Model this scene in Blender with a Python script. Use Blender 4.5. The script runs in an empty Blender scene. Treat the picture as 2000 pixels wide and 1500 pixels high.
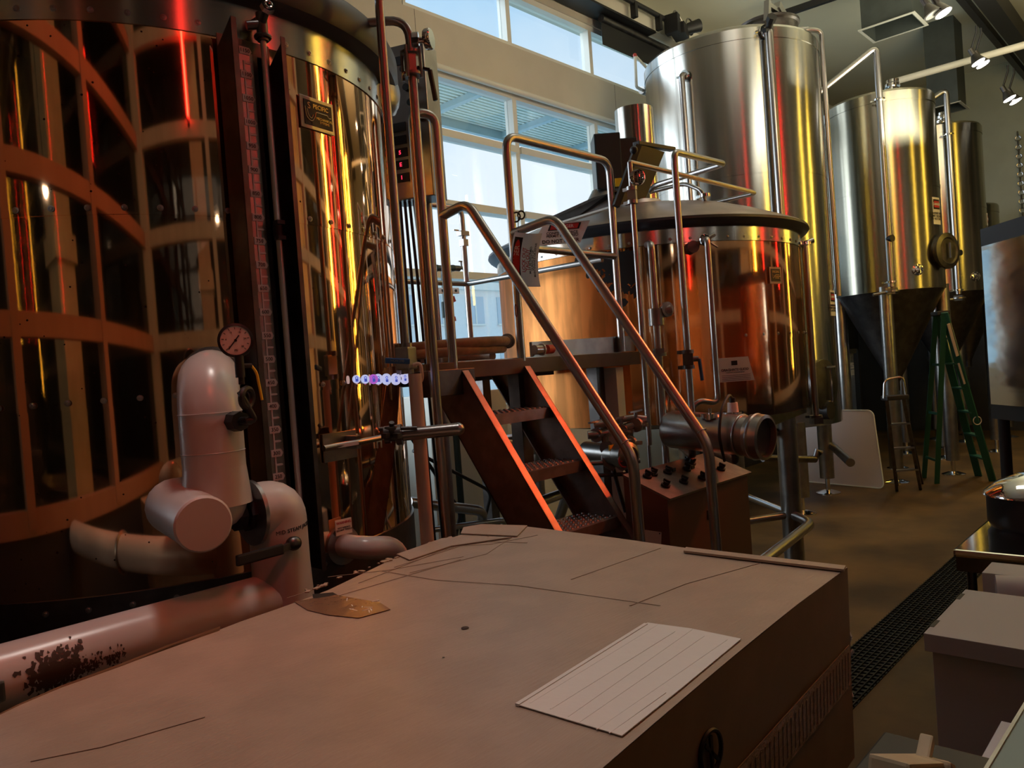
import bpy, bmesh, math, random
import numpy as np
from mathutils import Vector, Matrix, Euler
random.seed(7)
PI = math.pi
SC = bpy.context.scene
COL = SC.collection
# ------------------------------------------------------------------ camera
H = 1.9
FPX = 1500.0
PITCH, ROLL, YAW = [math.radians(a) for a in (1.1, 4.2, 43.0)]
_F0 = np.array([math.cos(YAW), math.sin(YAW), 0]); _R0 = np.array([math.sin(YAW), -math.cos(YAW), 0]); _Z = np.array([0, 0, 1.])
_F = _F0*math.cos(PITCH) - _Z*math.sin(PITCH); _U0 = _F0*math.sin(PITCH) + _Z*math.cos(PITCH)
_R = _R0*math.cos(ROLL) - _U0*math.sin(ROLL); _U = _U0*math.cos(ROLL) + _R0*math.sin(ROLL)
cam_d = bpy.data.cameras.new('camera'); cam_d.sensor_width = 36; cam_d.lens = 27.0; cam_d.clip_start = .02; cam_d.clip_end = 300
cam = bpy.data.objects.new('camera', cam_d); COL.objects.link(cam)
m = Matrix((( _R[0], _U[0], -_F[0], 0), (_R[1], _U[1], -_F[1], 0), (_R[2], _U[2], -_F[2], H), (0, 0, 0, 1)))
cam.matrix_world = m
SC.camera = cam
vs = SC.view_settings
SC.display_settings.display_device = 'sRGB'
vs.view_transform = 'Standard'; vs.look = 'None'; vs.gamma = 1; vs.use_curve_mapping = False
vs.exposure = -0.05
# ------------------------------------------------------------------ world
W = bpy.data.worlds.new('sky'); SC.world = W; W.use_nodes = True
wn = W.node_tree; wn.nodes.clear()
def N(nt, t, **kw):
    n = nt.nodes.new(t)
    for k, v in kw.items(): setattr(n, k, v)
    return n
wo = N(wn, 'ShaderNodeOutputWorld'); wb = N(wn, 'ShaderNodeBackground'); tc = N(wn, 'ShaderNodeTexCoord')
sp = N(wn, 'ShaderNodeSeparateXYZ'); nz = N(wn, 'ShaderNodeTexNoise'); nz.inputs['Scale'].default_value = 2.6; nz.inputs['Detail'].default_value = 5
add = N(wn, 'ShaderNodeMath', operation='MULTIPLY_ADD'); add.inputs[1].default_value = 0.55
rp = N(wn, 'ShaderNodeValToRGB')
e = rp.color_ramp.elements
e[0].position = 0.25; e[0].color = (.93, .95, 1.0, 1); e[1].position = 0.78; e[1].color = (.17, .50, .84, 1)
x_ = e.new(.52); x_.color = (.78, .87, .96, 1)
wn.links.new(tc.outputs['Generated'], sp.inputs[0]); wn.links.new(tc.outputs['Generated'], nz.inputs['Vector'])
wn.links.new(nz.outputs['Fac'], add.inputs[0]); wn.links.new(sp.outputs['Z'], add.inputs[2])
wn.links.new(add.outputs[0], rp.inputs[0]); wn.links.new(rp.outputs[0], wb.inputs['Color']); wb.inputs['Strength'].default_value = 1.2
wn.links.new(wb.outputs[0], wo.inputs[0])
# hazy daylight entering through the tall windows
sd = bpy.data.lights.new('daylight', 'SUN'); sd.energy = 3.4; sd.angle = math.radians(50); sd.color = (.86, .93, 1)
so = bpy.data.objects.new('daylight', sd); COL.objects.link(so)
so.rotation_euler = Vector((.8, -1, -.42)).to_track_quat('-Z', 'Y').to_euler()
def area(name, loc, to, size, power, color, sy=None):
    d = bpy.data.lights.new(name, 'AREA'); d.energy = power; d.color = color; d.size = size
    if sy: d.shape = 'RECTANGLE'; d.size_y = sy
    o = bpy.data.objects.new(name, d); COL.objects.link(o); o.location = loc
    o.rotation_euler = (Vector(to)-Vector(loc)).to_track_quat('-Z', 'Y').to_euler(); return o
def spot(name, loc, to, power, color, deg=70, size=.05):
    d = bpy.data.lights.new(name, 'SPOT'); d.energy = power; d.color = color; d.spot_size = math.radians(deg); d.spot_blend = .6; d.shadow_soft_size = size
    o = bpy.data.objects.new(name, d); COL.objects.link(o); o.location = loc
    o.rotation_euler = (Vector(to)-Vector(loc)).to_track_quat('-Z', 'Y').to_euler(); return o
spot('box_fill_light', (1.6, 1.9, 5.6), (.95, 1.4, 1.3), 175, (1, .88, .79), 44, .25)  # unseen lamp added to brighten the box top and pipes
spot('red_fill', (.35, .1, 4.6), (.95, 2.25, 1.2), 55, (1, .10, .05), 27, .15)  # added red spot, reddens the pipe jackets
spot('red_fill', (.9, 1.0, 5.4), (-.35, 1.5, 2.4), 60, (1, .12, .05), 60, .15)  # unseen red spot added to tint the side partition frame
spot('red_fill', (5.9, .75, 4.1), (2.85, 2.35, 1.25), 320, (1, .07, .02), 26, .2)  # unseen red spot added for the glint on stair edges and rails
area('bar_fill', (7.2, .12, 5.2), (9.6, 2.6, 1.0), .45, 13, (1, .74, .20), 1.6)  # unseen yellow fill added for the fermenter streak and golden floor
area('ceiling_wash', (10.5, 1.6, 5.2), (11, 2.4, 7), 2.2, 105, (1, .96, .72))  # unseen uplight added to brighten the ceiling, as is the next
area('ceiling_wash', (6.5, .6, 5.4), (6.5, 2.0, 7), 1.6, 60, (1, .96, .78))
area('room_fill', (5.5, 2.2, 6.95), (5.5, 2.2, 0), 1.4, 14, (1, .95, .82))  # neutral fill added under the ceiling, no fixture there

# ------------------------------------------------------------------ pixel helpers (photograph pixel -> point on a known surface)
_O = np.array([0, 0, H])
def ray(px, py): return _F + _R*(px-1000)/FPX + _U*(750-py)/FPX
def onY(px, py, v): d = ray(px, py); return Vector(_O + d*v/d[1])
def onX(px, py, v): d = ray(px, py); return Vector(_O + d*v/d[0])
def onZ(px, py, v): d = ray(px, py); return Vector(_O + d*(v-H)/d[2])
def at(px, py, t): return Vector(_O + ray(px, py)*t)
def onC(px, py, C, R, off=0):
    d = ray(px, py); a = d[0]**2+d[1]**2; b = -2*(d[0]*C[0]+d[1]*C[1]); g = C[0]**2+C[1]**2-(R+off)**2
    D = max(b*b-4*a*g, 0); return Vector(_O + d*(-b-math.sqrt(D))/(2*a))
# ------------------------------------------------------------------ materials
def mat(name, col, rough=.5, metal=0, aniso=0, var=0, vscale=6, vcol=None, bump=0, bscale=20, bstr=(1, 1, 1), emit=None, estr=0, spec=None, coat=0, trans=0, alpha=None, spots=0, vcoord='Object', vstretch=(1, 1, 1), vlo=.42, vhi=.6):
    M = bpy.data.materials.new(name); M.use_nodes = True; nt = M.node_tree; P = nt.nodes['Principled BSDF']; I = P.inputs
    I['Base Color'].default_value = (*col, 1); I['Roughness'].default_value = rough; I['Metallic'].default_value = metal
    if spec is not None: I['Specular IOR Level'].default_value = spec
    if coat: I['Coat Weight'].default_value = coat; I['Coat Roughness'].default_value = .08
    if trans: I['Transmission Weight'].default_value = trans
    if emit: I['Emission Color'].default_value = (*emit, 1); I['Emission Strength'].default_value = estr
    L = nt.links.new
    tc = N(nt, 'ShaderNodeTexCoord'); co = tc.outputs[vcoord]
    last = None
    if var or vcol:
        mp = N(nt, 'ShaderNodeMapping'); mp.inputs['Scale'].default_value = vstretch; L(co, mp.inputs[0])
        n = N(nt, 'ShaderNodeTexNoise'); n.inputs['Scale'].default_value = vscale; n.inputs['Detail'].default_value = 6; L(mp.outputs[0], n.inputs['Vector'])
        r = N(nt, 'ShaderNodeValToRGB'); r.color_ramp.elements[0].position = vlo; r.color_ramp.elements[1].position = vhi
        c2 = vcol if vcol else tuple(c*(1-var) for c in col)
        r.color_ramp.elements[0].color = (*c2, 1); r.color_ramp.elements[1].color = (*col, 1)
        L(n.outputs['Fac'], r.inputs[0]); last = r.outputs[0]
    if spots:
        n = N(nt, 'ShaderNodeTexVoronoi'); n.inputs['Scale'].default_value = 22; L(co, n.inputs['Vector'])
        n2 = N(nt, 'ShaderNodeTexNoise'); n2.inputs['Scale'].default_value = 60; L(co, n2.inputs['Vector'])
        n3 = N(nt, 'ShaderNodeTexNoise'); n3.inputs['Scale'].default_value = 1.5; L(co, n3.inputs['Vector'])
        ad = N(nt, 'ShaderNodeMath', operation='MULTIPLY_ADD'); ad.inputs[1].default_value = .12; L(n2.outputs['Fac'], ad.inputs[0]); L(n.outputs['Distance'], ad.inputs[2])
        a2 = N(nt, 'ShaderNodeMath', operation='MULTIPLY_ADD'); a2.inputs[1].default_value = .25; L(n3.outputs['Fac'], a2.inputs[0]); L(ad.outputs[0], a2.inputs[2])
        r = N(nt, 'ShaderNodeMath', operation='LESS_THAN'); r.inputs[1].default_value = spots; L(a2.outputs[0], r.inputs[0])
        mx = N(nt, 'ShaderNodeMix', data_type='RGBA'); L(r.outputs[0], mx.inputs[0])
        if last: L(last, mx.inputs[6])
        else: mx.inputs[6].default_value = (*col, 1)
        mx.inputs[7].default_value = (.06, .03, .02, 1); last = mx.outputs[2]
        rr = N(nt, 'ShaderNodeMapRange'); rr.inputs[3].default_value = rough; rr.inputs[4].default_value = .7; L(r.outputs[0], rr.inputs[0]); L(rr.outputs[0], I['Roughness'])
    if last: L(last, I['Base Color'])
    if aniso:
        I['Anisotropic'].default_value = aniso; I['Anisotropic Rotation'].default_value = .25
        t = N(nt, 'ShaderNodeTangent'); t.direction_type = 'RADIAL'; t.axis = 'Z'; L(t.outputs[0], I['Tangent'])
    if bump:
        mp = N(nt, 'ShaderNodeMapping'); mp.inputs['Scale'].default_value = bstr; L(tc.outputs['Object'], mp.inputs[0])
        n = N(nt, 'ShaderNodeTexNoise'); n.inputs['Scale'].default_value = bscale; n.inputs['Detail'].default_value = 3; L(mp.outputs[0], n.inputs['Vector'])
        b = N(nt, 'ShaderNodeBump'); b.inputs['Strength'].default_value = bump; b.inputs['Distance'].default_value = .02
        L(n.outputs['Fac'], b.inputs['Height']); L(b.outputs[0], I['Normal'])
    return M
M = {}
M['copper'] = mat('polished copper', (.90, .54, .32), .045, 1, spots=.235, bump=.05, bscale=1.2, bstr=(1, 1, .25))
M['copper2'] = mat('copper cladding', (.90, .58, .36), .07, 1, bump=.05, bscale=4, bstr=(1, 1, .12))
M['patina'] = mat('weathered copper', (.95, .38, .11), .38, .85, spots=.16, var=.35, vscale=5, vstretch=(2, 2, .3))
M['burn'] = mat('burnt black residue', (.015, .012, .01), .8)
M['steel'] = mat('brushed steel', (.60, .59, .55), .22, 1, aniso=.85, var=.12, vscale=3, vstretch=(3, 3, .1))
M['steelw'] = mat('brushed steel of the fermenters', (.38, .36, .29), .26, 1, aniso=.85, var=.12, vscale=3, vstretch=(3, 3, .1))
M['pipe'] = mat('satin steel tube', (.42, .41, .41), .30, 1)
M['darksteel'] = mat('dark steel', (.16, .15, .15), .38, 1, var=.3, vscale=9)
M['beam'] = mat('painted dark beam', (.11, .085, .08), .5, .3, var=.2)
M['satin'] = mat('satin sheet steel', (.42, .41, .40), .33, 1, var=.2, vscale=8)
M['stairsteel'] = mat('satin stair steel', (.30, .25, .235), .42, .8, var=.2, vscale=14)
M['lidsteel'] = mat('dull lid steel', (.50, .40, .37), .36, 1, var=.18, vscale=5)
M['underlid'] = mat('shaded lid rim', (.045, .05, .065), .42, .3)  # shadow under the lid overhang is put into this dark colour
M['rubber'] = mat('black rubber', (.012, .012, .014), .5)
M['plastic'] = mat('black plastic', (.02, .02, .022), .35)
M['jacket'] = mat('white pipe jacket', (.56, .52, .50), .28, 0, var=.14, vscale=4, bump=.08, bscale=7)
M['endcap'] = mat('white jacket end cap', (.58, .54, .53), .42)
M['stain'] = mat('brown grime', (.05, .028, .018), .7)
M['beige'] = mat('beige insulated tube', (.62, .45, .36), .5, var=.12)
M['wall'] = mat('cream painted wall', (.62, .59, .50), .55, var=.05, vscale=2, bump=.03, bscale=60)
M['greenwall'] = mat('sage painted wall', (.30, .32, .25), .6, var=.08, vscale=2)
M['ceil'] = mat('cream painted ceiling', (.58, .58, .48), .5, var=.04, vscale=1)
M['darkwall'] = mat('dark painted wall', (.035, .035, .04), .5, var=.2, vscale=2)
M['floor'] = mat('brown sealed concrete', (.17, .095, .03), .5, 0, spec=.3, vcol=(.07, .04, .014), vscale=1.3, bump=.1, bscale=8, vlo=.35, vhi=.65)
M['barfloor'] = mat('dark red tile floor', (.06, .022, .018), .5, var=.3)
M['frame'] = mat('white aluminium frame', (.78, .80, .74), .4)
M['tan'] = mat('tan timber frame', (.62, .47, .31), .6, var=.1, vscale=5, vstretch=(1, 1, .1))
M['tan_shade'] = mat('shaded tan timber frame', (.36, .20, .135), .6, var=.1, vscale=5, vstretch=(1, 1, .1))  # same tan timber, with the dimmer reddish light put into its colour
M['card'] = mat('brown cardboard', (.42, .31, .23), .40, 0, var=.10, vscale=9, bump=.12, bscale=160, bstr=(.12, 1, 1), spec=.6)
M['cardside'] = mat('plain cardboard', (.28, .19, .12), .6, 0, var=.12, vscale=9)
M['paper'] = mat('paper label', (.74, .70, .67), .55, bump=.1, bscale=25)
M['tape'] = mat('glossy packing tape', (.20, .11, .065), .25, 0, bump=.1, bscale=30, spec=.8)
M['tapeold'] = mat('clear reinforced tape', (.42, .30, .20), .25, 0, bump=.3, bscale=60)
M['crease'] = mat('cardboard crease', (.31, .22, .16), .6)
M['white'] = mat('white card', (.52, .56, .68), .5)
M['offwhite'] = mat('off white plastic board', (.55, .47, .46), .42)
M['black'] = mat('black print', (.01, .01, .012), .5)
M['signwhite'] = mat('white sign', (.78, .77, .76), .45)
M['red'] = mat('red print', (.55, .03, .03), .45)
M['gold'] = mat('gold print', (.75, .62, .30), .35, .6)
M['blue'] = mat('blue plastic', (.02, .10, .28), .4)
M['redplastic'] = mat('red plastic', (.55, .07, .06), .4)
M['greenfib'] = mat('dark green fibreglass', (.012, .09, .06), .45)
M['greenpipe'] = mat('dark green painted valve', (.03, .05, .05), .4, .4)
M['duct'] = mat('galvanised duct', (.05, .06, .057), .5, .3, var=.15)
M['ductlip'] = mat('duct lip', (.5, .5, .46), .4, .3)
M['hose'] = mat('tan rubber hose', (.42, .24, .15), .55, var=.25, vscale=20)
M['hosered'] = mat('dark red hose', (.16, .035, .03), .4)
M['clear'] = mat('clear tube', (.55, .58, .56), .12, .4)
M['scale'] = mat('level scale lettering', (.62, .55, .52), .5)
M['yellow'] = mat('yellow sticker', (.8, .55, .02), .5)
M['canopy'] = mat('pale corrugated canopy', (.66, .80, .76), .5)
M['canopyb'] = mat('canopy beam', (.36, .55, .62), .5)
M['building'] = mat('hazy far facade', (.82, .84, .82), .8, var=.03)  # distance haze is put into this pale colour
M['bwin'] = mat('far window glass', (.50, .60, .66), .3)
M['wood'] = mat('pale wood', (.52, .42, .27), .6, var=.15, vscale=12)
M['teal'] = mat('pale teal laminate', (.13, .20, .19), .25)
M['grate'] = mat('black drain grate', (.012, .012, .012), .5, .5)
M['cabinet'] = mat('painted panel', (.24, .13, .10), .35, .7)
M['chrome'] = mat('polished chrome', (.75, .75, .75), .08, 1)
M['sheet'] = mat('polished stainless sheet', (.72, .76, .76), .10, 1, bump=.35, bscale=1.6, bstr=(1, .4, 2))
M['amber'] = mat('amber streak glass', (.8, .5, .1), .3)
M['redtube'] = mat('red neon', (.5, .02, .02), .4, emit=(1, .03, .02), estr=22)
M['yelltube'] = mat('yellow neon', (.6, .5, .05), .4, emit=(1, .66, .08), estr=20)
M['bulb'] = mat('lit lamp', (1, 1, 1), .4, emit=(1, .95, .85), estr=25)
M['glow'] = mat('icon reflection white', (.6, .65, .8), .4, emit=(.55, .62, .95), estr=.75)
M['glowp'] = mat('icon reflection purple', (.4, .15, .5), .4, emit=(.45, .12, .6), estr=.8)
M['glowb'] = mat('icon reflection blue', (.1, .15, .5), .4, emit=(.08, .13, .62), estr=.6)
M['led'] = mat('red led digits', (.5, .02, .03), .4, emit=(1, .03, .08), estr=2.2)
M['bar_wall'] = mat('warm lit cream wall', (.70, .55, .34), .6, var=.1)
M['skin2'] = mat('lamp shade', (.02, .02, .02), .5)
G = bpy.data.materials.new('window glass'); G.use_nodes = True; nt = G.node_tree; nt.nodes.clear()
o_ = N(nt, 'ShaderNodeOutputMaterial'); t_ = N(nt, 'ShaderNodeBsdfTransparent'); g_ = N(nt, 'ShaderNodeBsdfGlossy'); f_ = N(nt, 'ShaderNodeLayerWeight'); x_ = N(nt, 'ShaderNodeMixShader')
g_.inputs['Roughness'].default_value = .0; t_.inputs['Color'].default_value = (.97, .99, .99, 1)
pw = N(nt, 'ShaderNodeMath', operation='POWER'); pw.inputs[1].default_value = 4; mr = N(nt, 'ShaderNodeMapRange'); mr.inputs[3].default_value = .03; mr.inputs[4].default_value = .7
nt.links.new(f_.outputs['Facing'], pw.inputs[0]); nt.links.new(pw.outputs[0], mr.inputs[0])
nt.links.new(mr.outputs[0], x_.inputs[0]); nt.links.new(t_.outputs[0], x_.inputs[1]); nt.links.new(g_.outputs[0], x_.inputs[2]); nt.links.new(x_.outputs[0], o_.inputs[0])
M['glass'] = G
# ------------------------------------------------------------------ mesh helpers
def B(): return bmesh.new()
def box(bm, c, s, rz=0, bev=0, rot=None):
    t = bmesh.new(); bmesh.ops.create_cube(t, size=1)
    for v in t.verts: v.co = Vector((v.co.x*s[0], v.co.y*s[1], v.co.z*s[2]))
    if bev: bmesh.ops.bevel(t, geom=t.edges[:], offset=bev, segments=2, affect='EDGES', profile=.6)
    R = rot if rot is not None else Matrix.Rotation(rz, 3, 'Z')
    join(bm, t, lambda co: R @ co + Vector(c))
def join(bm, t, fn=None, smooth=False):
    mp = {}
    for v in t.verts: mp[v] = bm.verts.new(fn(v.co) if fn else v.co)
    for f in t.faces:
        try: nf = bm.faces.new([mp[v] for v in f.verts]); nf.smooth = f.smooth
        except ValueError: pass
    t.free()
def bx(bm, x0, x1, y0, y1, z0, z1, bev=0): box(bm, ((x0+x1)/2, (y0+y1)/2, (z0+z1)/2), (abs(x1-x0), abs(y1-y0), abs(z1-z0)), 0, bev)
def frame(d, up=(0, 0, 1)):
    d = Vector(d).normalized(); u = Vector(up)
    if abs(d.dot(u)) > .98: u = Vector((1, 0, 0)) if abs(d.x) < .9 else Vector((0, 1, 0))
    s = d.cross(u).normalized(); u = s.cross(d).normalized(); return d, s, u
def bar(bm, p0, p1, w, h, up=(0, 0, 1), bev=0):
    p0 = Vector(p0); p1 = Vector(p1); d, s, u = frame(p1-p0, up); L = (p1-p0).length
    box(bm, (p0+p1)/2, (L, w, h), 0, bev, Matrix((d, s, u)).transposed())
def ring(bm, c, s, u, r, seg): return [bm.verts.new(c + s*(r*math.cos(2*PI*i/seg)) + u*(r*math.sin(2*PI*i/seg))) for i in range(seg)]
def skin(bm, rings, caps=True, smooth=True, closed=False):
    n = len(rings)
    for k in range(n if closed else n-1):
        a = rings[k]; b = rings[(k+1) % n]; m_ = len(a)
        for i in range(m_):
            f = bm.faces.new((a[i], a[(i+1) % m_], b[(i+1) % m_], b[i])); f.smooth = smooth
    if caps and not closed:
        bm.faces.new(rings[0][::-1]); bm.faces.new(rings[-1])
def fillet(pts, fil):
    pts = [Vector(p) for p in pts]
    if not fil or len(pts) < 3: return pts
    o = [pts[0]]
    for i in range(1, len(pts)-1):
        a, b, c = pts[i-1], pts[i], pts[i+1]; d1 = (a-b); d2 = (c-b)
        l = min(fil, d1.length*.49, d2.length*.49); p = b+d1.normalized()*l; q = b+d2.normalized()*l
        for k in range(7):
            t = k/6; o.append(p*(1-t)**2 + b*2*t*(1-t) + q*t*t)
    o.append(pts[-1]); return o
def tube(bm, pts, r, fil=0, seg=14, radii=None, caps=True):
    pts = fillet(pts, fil); n = len(pts); rings = []; s = None
    for i, p in enumerate(pts):
        d = (pts[min(i+1, n-1)] - pts[max(i-1, 0)]).normalized()
        if s is None: _, s, u = frame(d)
        else:
            s = (s - d*s.dot(d)).normalized(); u = s.cross(d).normalized()
        rings.append(ring(bm, p, s, u, radii[i] if radii else r, seg))
    skin(bm, rings, caps)
def cyl(bm, p0, p1, r, r2=None, seg=24):
    p0 = Vector(p0); p1 = Vector(p1); d, s, u = frame(p1-p0)
    skin(bm, [ring(bm, p0, s, u, r, seg), ring(bm, p1, s, u, r if r2 is None else r2, seg)])
def lathe(bm, prof, c=(0, 0, 0), d=(0, 0, 1), seg=64, caps=False):
    c = Vector(c); d = Vector(d).normalized()
    if abs(d.z) > .999: s, u = Vector((1, 0, 0)), Vector((0, 1, 0))
    else: d, s, u = frame(d)
    skin(bm, [ring(bm, c+d*z, s, u, max(r, .0005), seg) for r, z in prof], caps)
def arc_band(bm, C, R, z0, z1, a0, a1, th=.006, seg=24):
    rs = []
    for i in range(seg+1):
        a = a0+(a1-a0)*i/seg; ca, sa = math.cos(a), math.sin(a)
        rs.append([bm.verts.new((C[0]+q*ca, C[1]+q*sa, z)) for q, z in ((R, z0), (R+th, z0), (R+th, z1), (R, z1))])
    skin(bm, rs, True, False)
def prism(bm, poly, vec):
    a = [bm.verts.new(Vector(p)) for p in poly]; b = [bm.verts.new(Vector(p)+Vector(vec)) for p in poly]; n = len(a)
    bm.faces.new(a); bm.faces.new(b[::-1])
    for i in range(n): bm.faces.new((a[i], b[i], b[(i+1) % n], a[(i+1) % n]))
def torus(bm, c, d, R, r, seg=28, sg=8, a0=0, a1=2*PI):
    d, s, u = frame(d); c = Vector(c); rs = []; full = abs(a1-a0-2*PI) < 1e-4
    for i in range(seg if full else seg+1):
        a = a0+(a1-a0)*i/seg; rad = s*math.cos(a)+u*math.sin(a)
        rs.append([bm.verts.new(c+rad*(R+r*math.cos(2*PI*k/sg))+d*(r*math.sin(2*PI*k/sg))) for k in range(sg)])
    skin(bm, rs, not full, True, full)
def ball(bm, c, r, sc=(1, 1, 1)):
    t = bmesh.new(); bmesh.ops.create_uvsphere(t, u_segments=16, v_segments=10, radius=r)
    for f in t.faces: f.smooth = True
    join(bm, t, lambda co: Vector(c)+Vector((co.x*sc[0], co.y*sc[1], co.z*sc[2])))
OFF = {}
def finish(bm, name, off):
    bmesh.ops.recalc_face_normals(bm, faces=bm.faces[:])
    for v in bm.verts: v.co -= off
    for e in bm.edges:
        if len(e.link_faces) == 2 and e.calc_face_angle(0) > .6: e.smooth = False
    me = bpy.data.meshes.new(name); bm.to_mesh(me); bm.free(); return me
def obj(name, bm, mt, parent=None, label=None):
    off = OFF.get(parent.name, Vector((0, 0, 0))) if parent else Vector((0, 0, 0))
    me = finish(bm, name, off); me.materials.append(M[mt])
    o = bpy.data.objects.new(name, me); COL.objects.link(o)
    if parent: o.parent = parent; OFF[o.name] = off
    if label: o['label'] = label
    return o
def thing(name, label, cat, loc, group=None):
    o = bpy.data.objects.new(name, None); COL.objects.link(o); o.location = loc; o.empty_display_size = .1
    o['label'] = label; o['category'] = cat
    if group: o['group'] = group
    OFF[o.name] = Vector(loc); return o
def single(name, label, cat, bm, mt, group=None):
    o = obj(name, bm, mt); o['label'] = label; o['category'] = cat
    if group: o['group'] = group
    OFF[o.name] = Vector((0, 0, 0)); return o
def struct(name, bm, mt, parent=None):
    o = obj(name, bm, mt, parent)
    if not parent: o['kind'] = 'structure'; OFF[o.name] = Vector((0, 0, 0))
    return o
def textbm(s, size, bend=None, align='CENTER', ext=.0006, bold=0, mirror=False, space=1, lsp=1):
    cu = bpy.data.curves.new('t', 'FONT'); cu.body = s; cu.size = size; cu.align_x = align; cu.align_y = 'CENTER'; cu.extrude = ext; cu.offset = bold*size; cu.resolution_u = 3; cu.space_character = space; cu.space_line = lsp
    to = bpy.data.objects.new('t', cu); COL.objects.link(to); dg = bpy.context.evaluated_depsgraph_get(); dg.update()
    me = bpy.data.meshes.new_from_object(to.evaluated_get(dg)); t = bmesh.new(); t.from_mesh(me)
    bpy.data.objects.remove(to); bpy.data.curves.remove(cu); bpy.data.meshes.remove(me)
    if mirror:
        for v in t.verts: v.co.x *= -1
    return t
def place_text(bm, s, size, c, right, up, **kw):
    """lettering centred on c, reading along right"""
    right = Vector(right).normalized(); up = Vector(up).normalized(); n = right.cross(up); c = Vector(c)
    join(bm, textbm(s, size, **kw), lambda co: c+right*co.x+up*co.y+n*co.z)
def bend_text(bm, s, size, C, R, ang, z, **kw):
    """lettering wrapped round a vertical cylinder, centred at angle ang"""
    sg = kw.pop('slope', 0)
    def fn(co):
        a = ang + co.x/R; r = R+.001+co.z
        return Vector((C[0]+r*math.cos(a), C[1]+r*math.sin(a), z+co.y+co.x*sg))
    join(bm, textbm(s, size, **kw), fn)
def clamp(bm, p, d, r):
    """tri-clamp with wing nut"""
    d, s, u = frame(d); p = Vector(p)
    cyl(bm, p-d*.011, p+d*.011, r*1.55, seg=18); cyl(bm, p+s*r*1.3-d*.006, p+s*r*2.3-d*.006, .006, seg=8); box(bm, p+s*r*2.2, (.02, .03, .02))
# ------------------------------------------------------------------ room
WY = 6.0; CEIL = 7.05; XE = 17.5
bm = B(); bx(bm, -8, XE, -7, WY+.3, -.12, 0); struct('floor', bm, 'floor')
bm = B(); bx(bm, -8, XE+.2, -7, WY+.3, CEIL, CEIL+.15); struct('ceiling', bm, 'ceil')
Z0, Z1, Z2, Z3 = 1.45, 5.14, 5.68, 6.38      # lower lights bottom/top, upper lights bottom/top
mul = [6.85-1.61*5 + 1.61*k for k in range(11)]  # mullion lines; unseen bays behind the copper tank added for more daylight
bm = B()
bx(bm, -8, XE, WY, WY+.3, 0, Z0); bx(bm, -8, mul[0], WY, WY+.3, Z0, CEIL); bx(bm, mul[-1], XE, WY, WY+.3, Z0, CEIL)
bx(bm, mul[0], mul[4]-.03, WY, WY+.3, Z2, CEIL); bx(bm, mul[4]-.03, mul[-1], WY, WY+.3, Z3, CEIL)
bx(bm, mul[0], mul[-1], WY-.02, WY+.3, Z1, Z2)
w = struct('wall_back', bm, 'wall')
bm = B()
for x in (5.35, 8.9, 12.1): bx(bm, x, x+.004, WY-.0215, WY-.02, Z1, Z2)
bx(bm, 4.6, 4.604, WY-.022, WY-.02, Z2, CEIL)
struct('trim_1', bm, 'black')
bm = B(); tube(bm, [(mul[0]-.3, WY-.04, Z1), (mul[-1], WY-.04, Z1)], .035); struct('trim_2', bm, 'frame')
bm = B(); bx(bm, mul[0]-.1, XE, WY-.30, WY, 6.50, 6.78); struct('trim_3', bm, 'wall')
bm = B(); bx(bm, mul[0]-.1, 9.6, WY-.31, WY-.02, 6.47, 6.498); struct('trim_4', bm, 'black')
wi = 0
tr = [Z0, 2.58*.0+2.62, 3.39, 4.15, Z1]
for k in range(10):
    x0, x1 = mul[k], mul[k+1]
    for (za, zb, rows) in ((Z0, Z1, [2.95, 3.71, 4.47]), (Z2, Z3, [])):
        if za == Z2 and k < 4: continue
        wi += 1; bm = B(); d = .13; y0, y1 = WY+.02, WY+.15
        bx(bm, x0, x0+.035, y0, y1, za, zb); bx(bm, x1-.035, x1, y0, y1, za, zb)
        bx(bm, x0+.035, x1-.035, y0, y1, za, za+.06); bx(bm, x0+.035, x1-.035, y0, y1, zb-.07, zb)
        for q in rows: bx(bm, x0+.035, x1-.035, y0-.03, y1, q-.04, q+.04)
        o = struct('window_%d' % wi, bm, 'frame')
        ed = [za+.06]+rows+[zb-.07]
        for a, b in zip(ed[:-1], ed[1:]):
            bm = B(); bx(bm, x0+.035, x1-.035, y1-.05, y1-.04, a, b); obj('glass_pane', bm, 'glass', o)
bm = B(); bx(bm, XE, XE+.2, -7, WY+.3, 0, CEIL); struct('wall_right', bm, 'greenwall')
bm = B(); bx(bm, -8.2, -8, -7, WY+.3, 0, CEIL); struct('wall_left', bm, 'darkwall')
bm = B(); bx(bm, -8, XE, -7.2, -7, 0, CEIL); struct('wall_front', bm, 'darkwall')
# dark raised bar floor + lowered dark soffit along the bar side
bm = B(); bx(bm, -8, XE, -7, -.3, 0, .3); struct('floor_bar', bm, 'barfloor')
bm = B(); bx(bm, -8, XE, -7, .35, 6.75, CEIL); struct('ceiling_bar', bm, 'darkwall')
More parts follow.
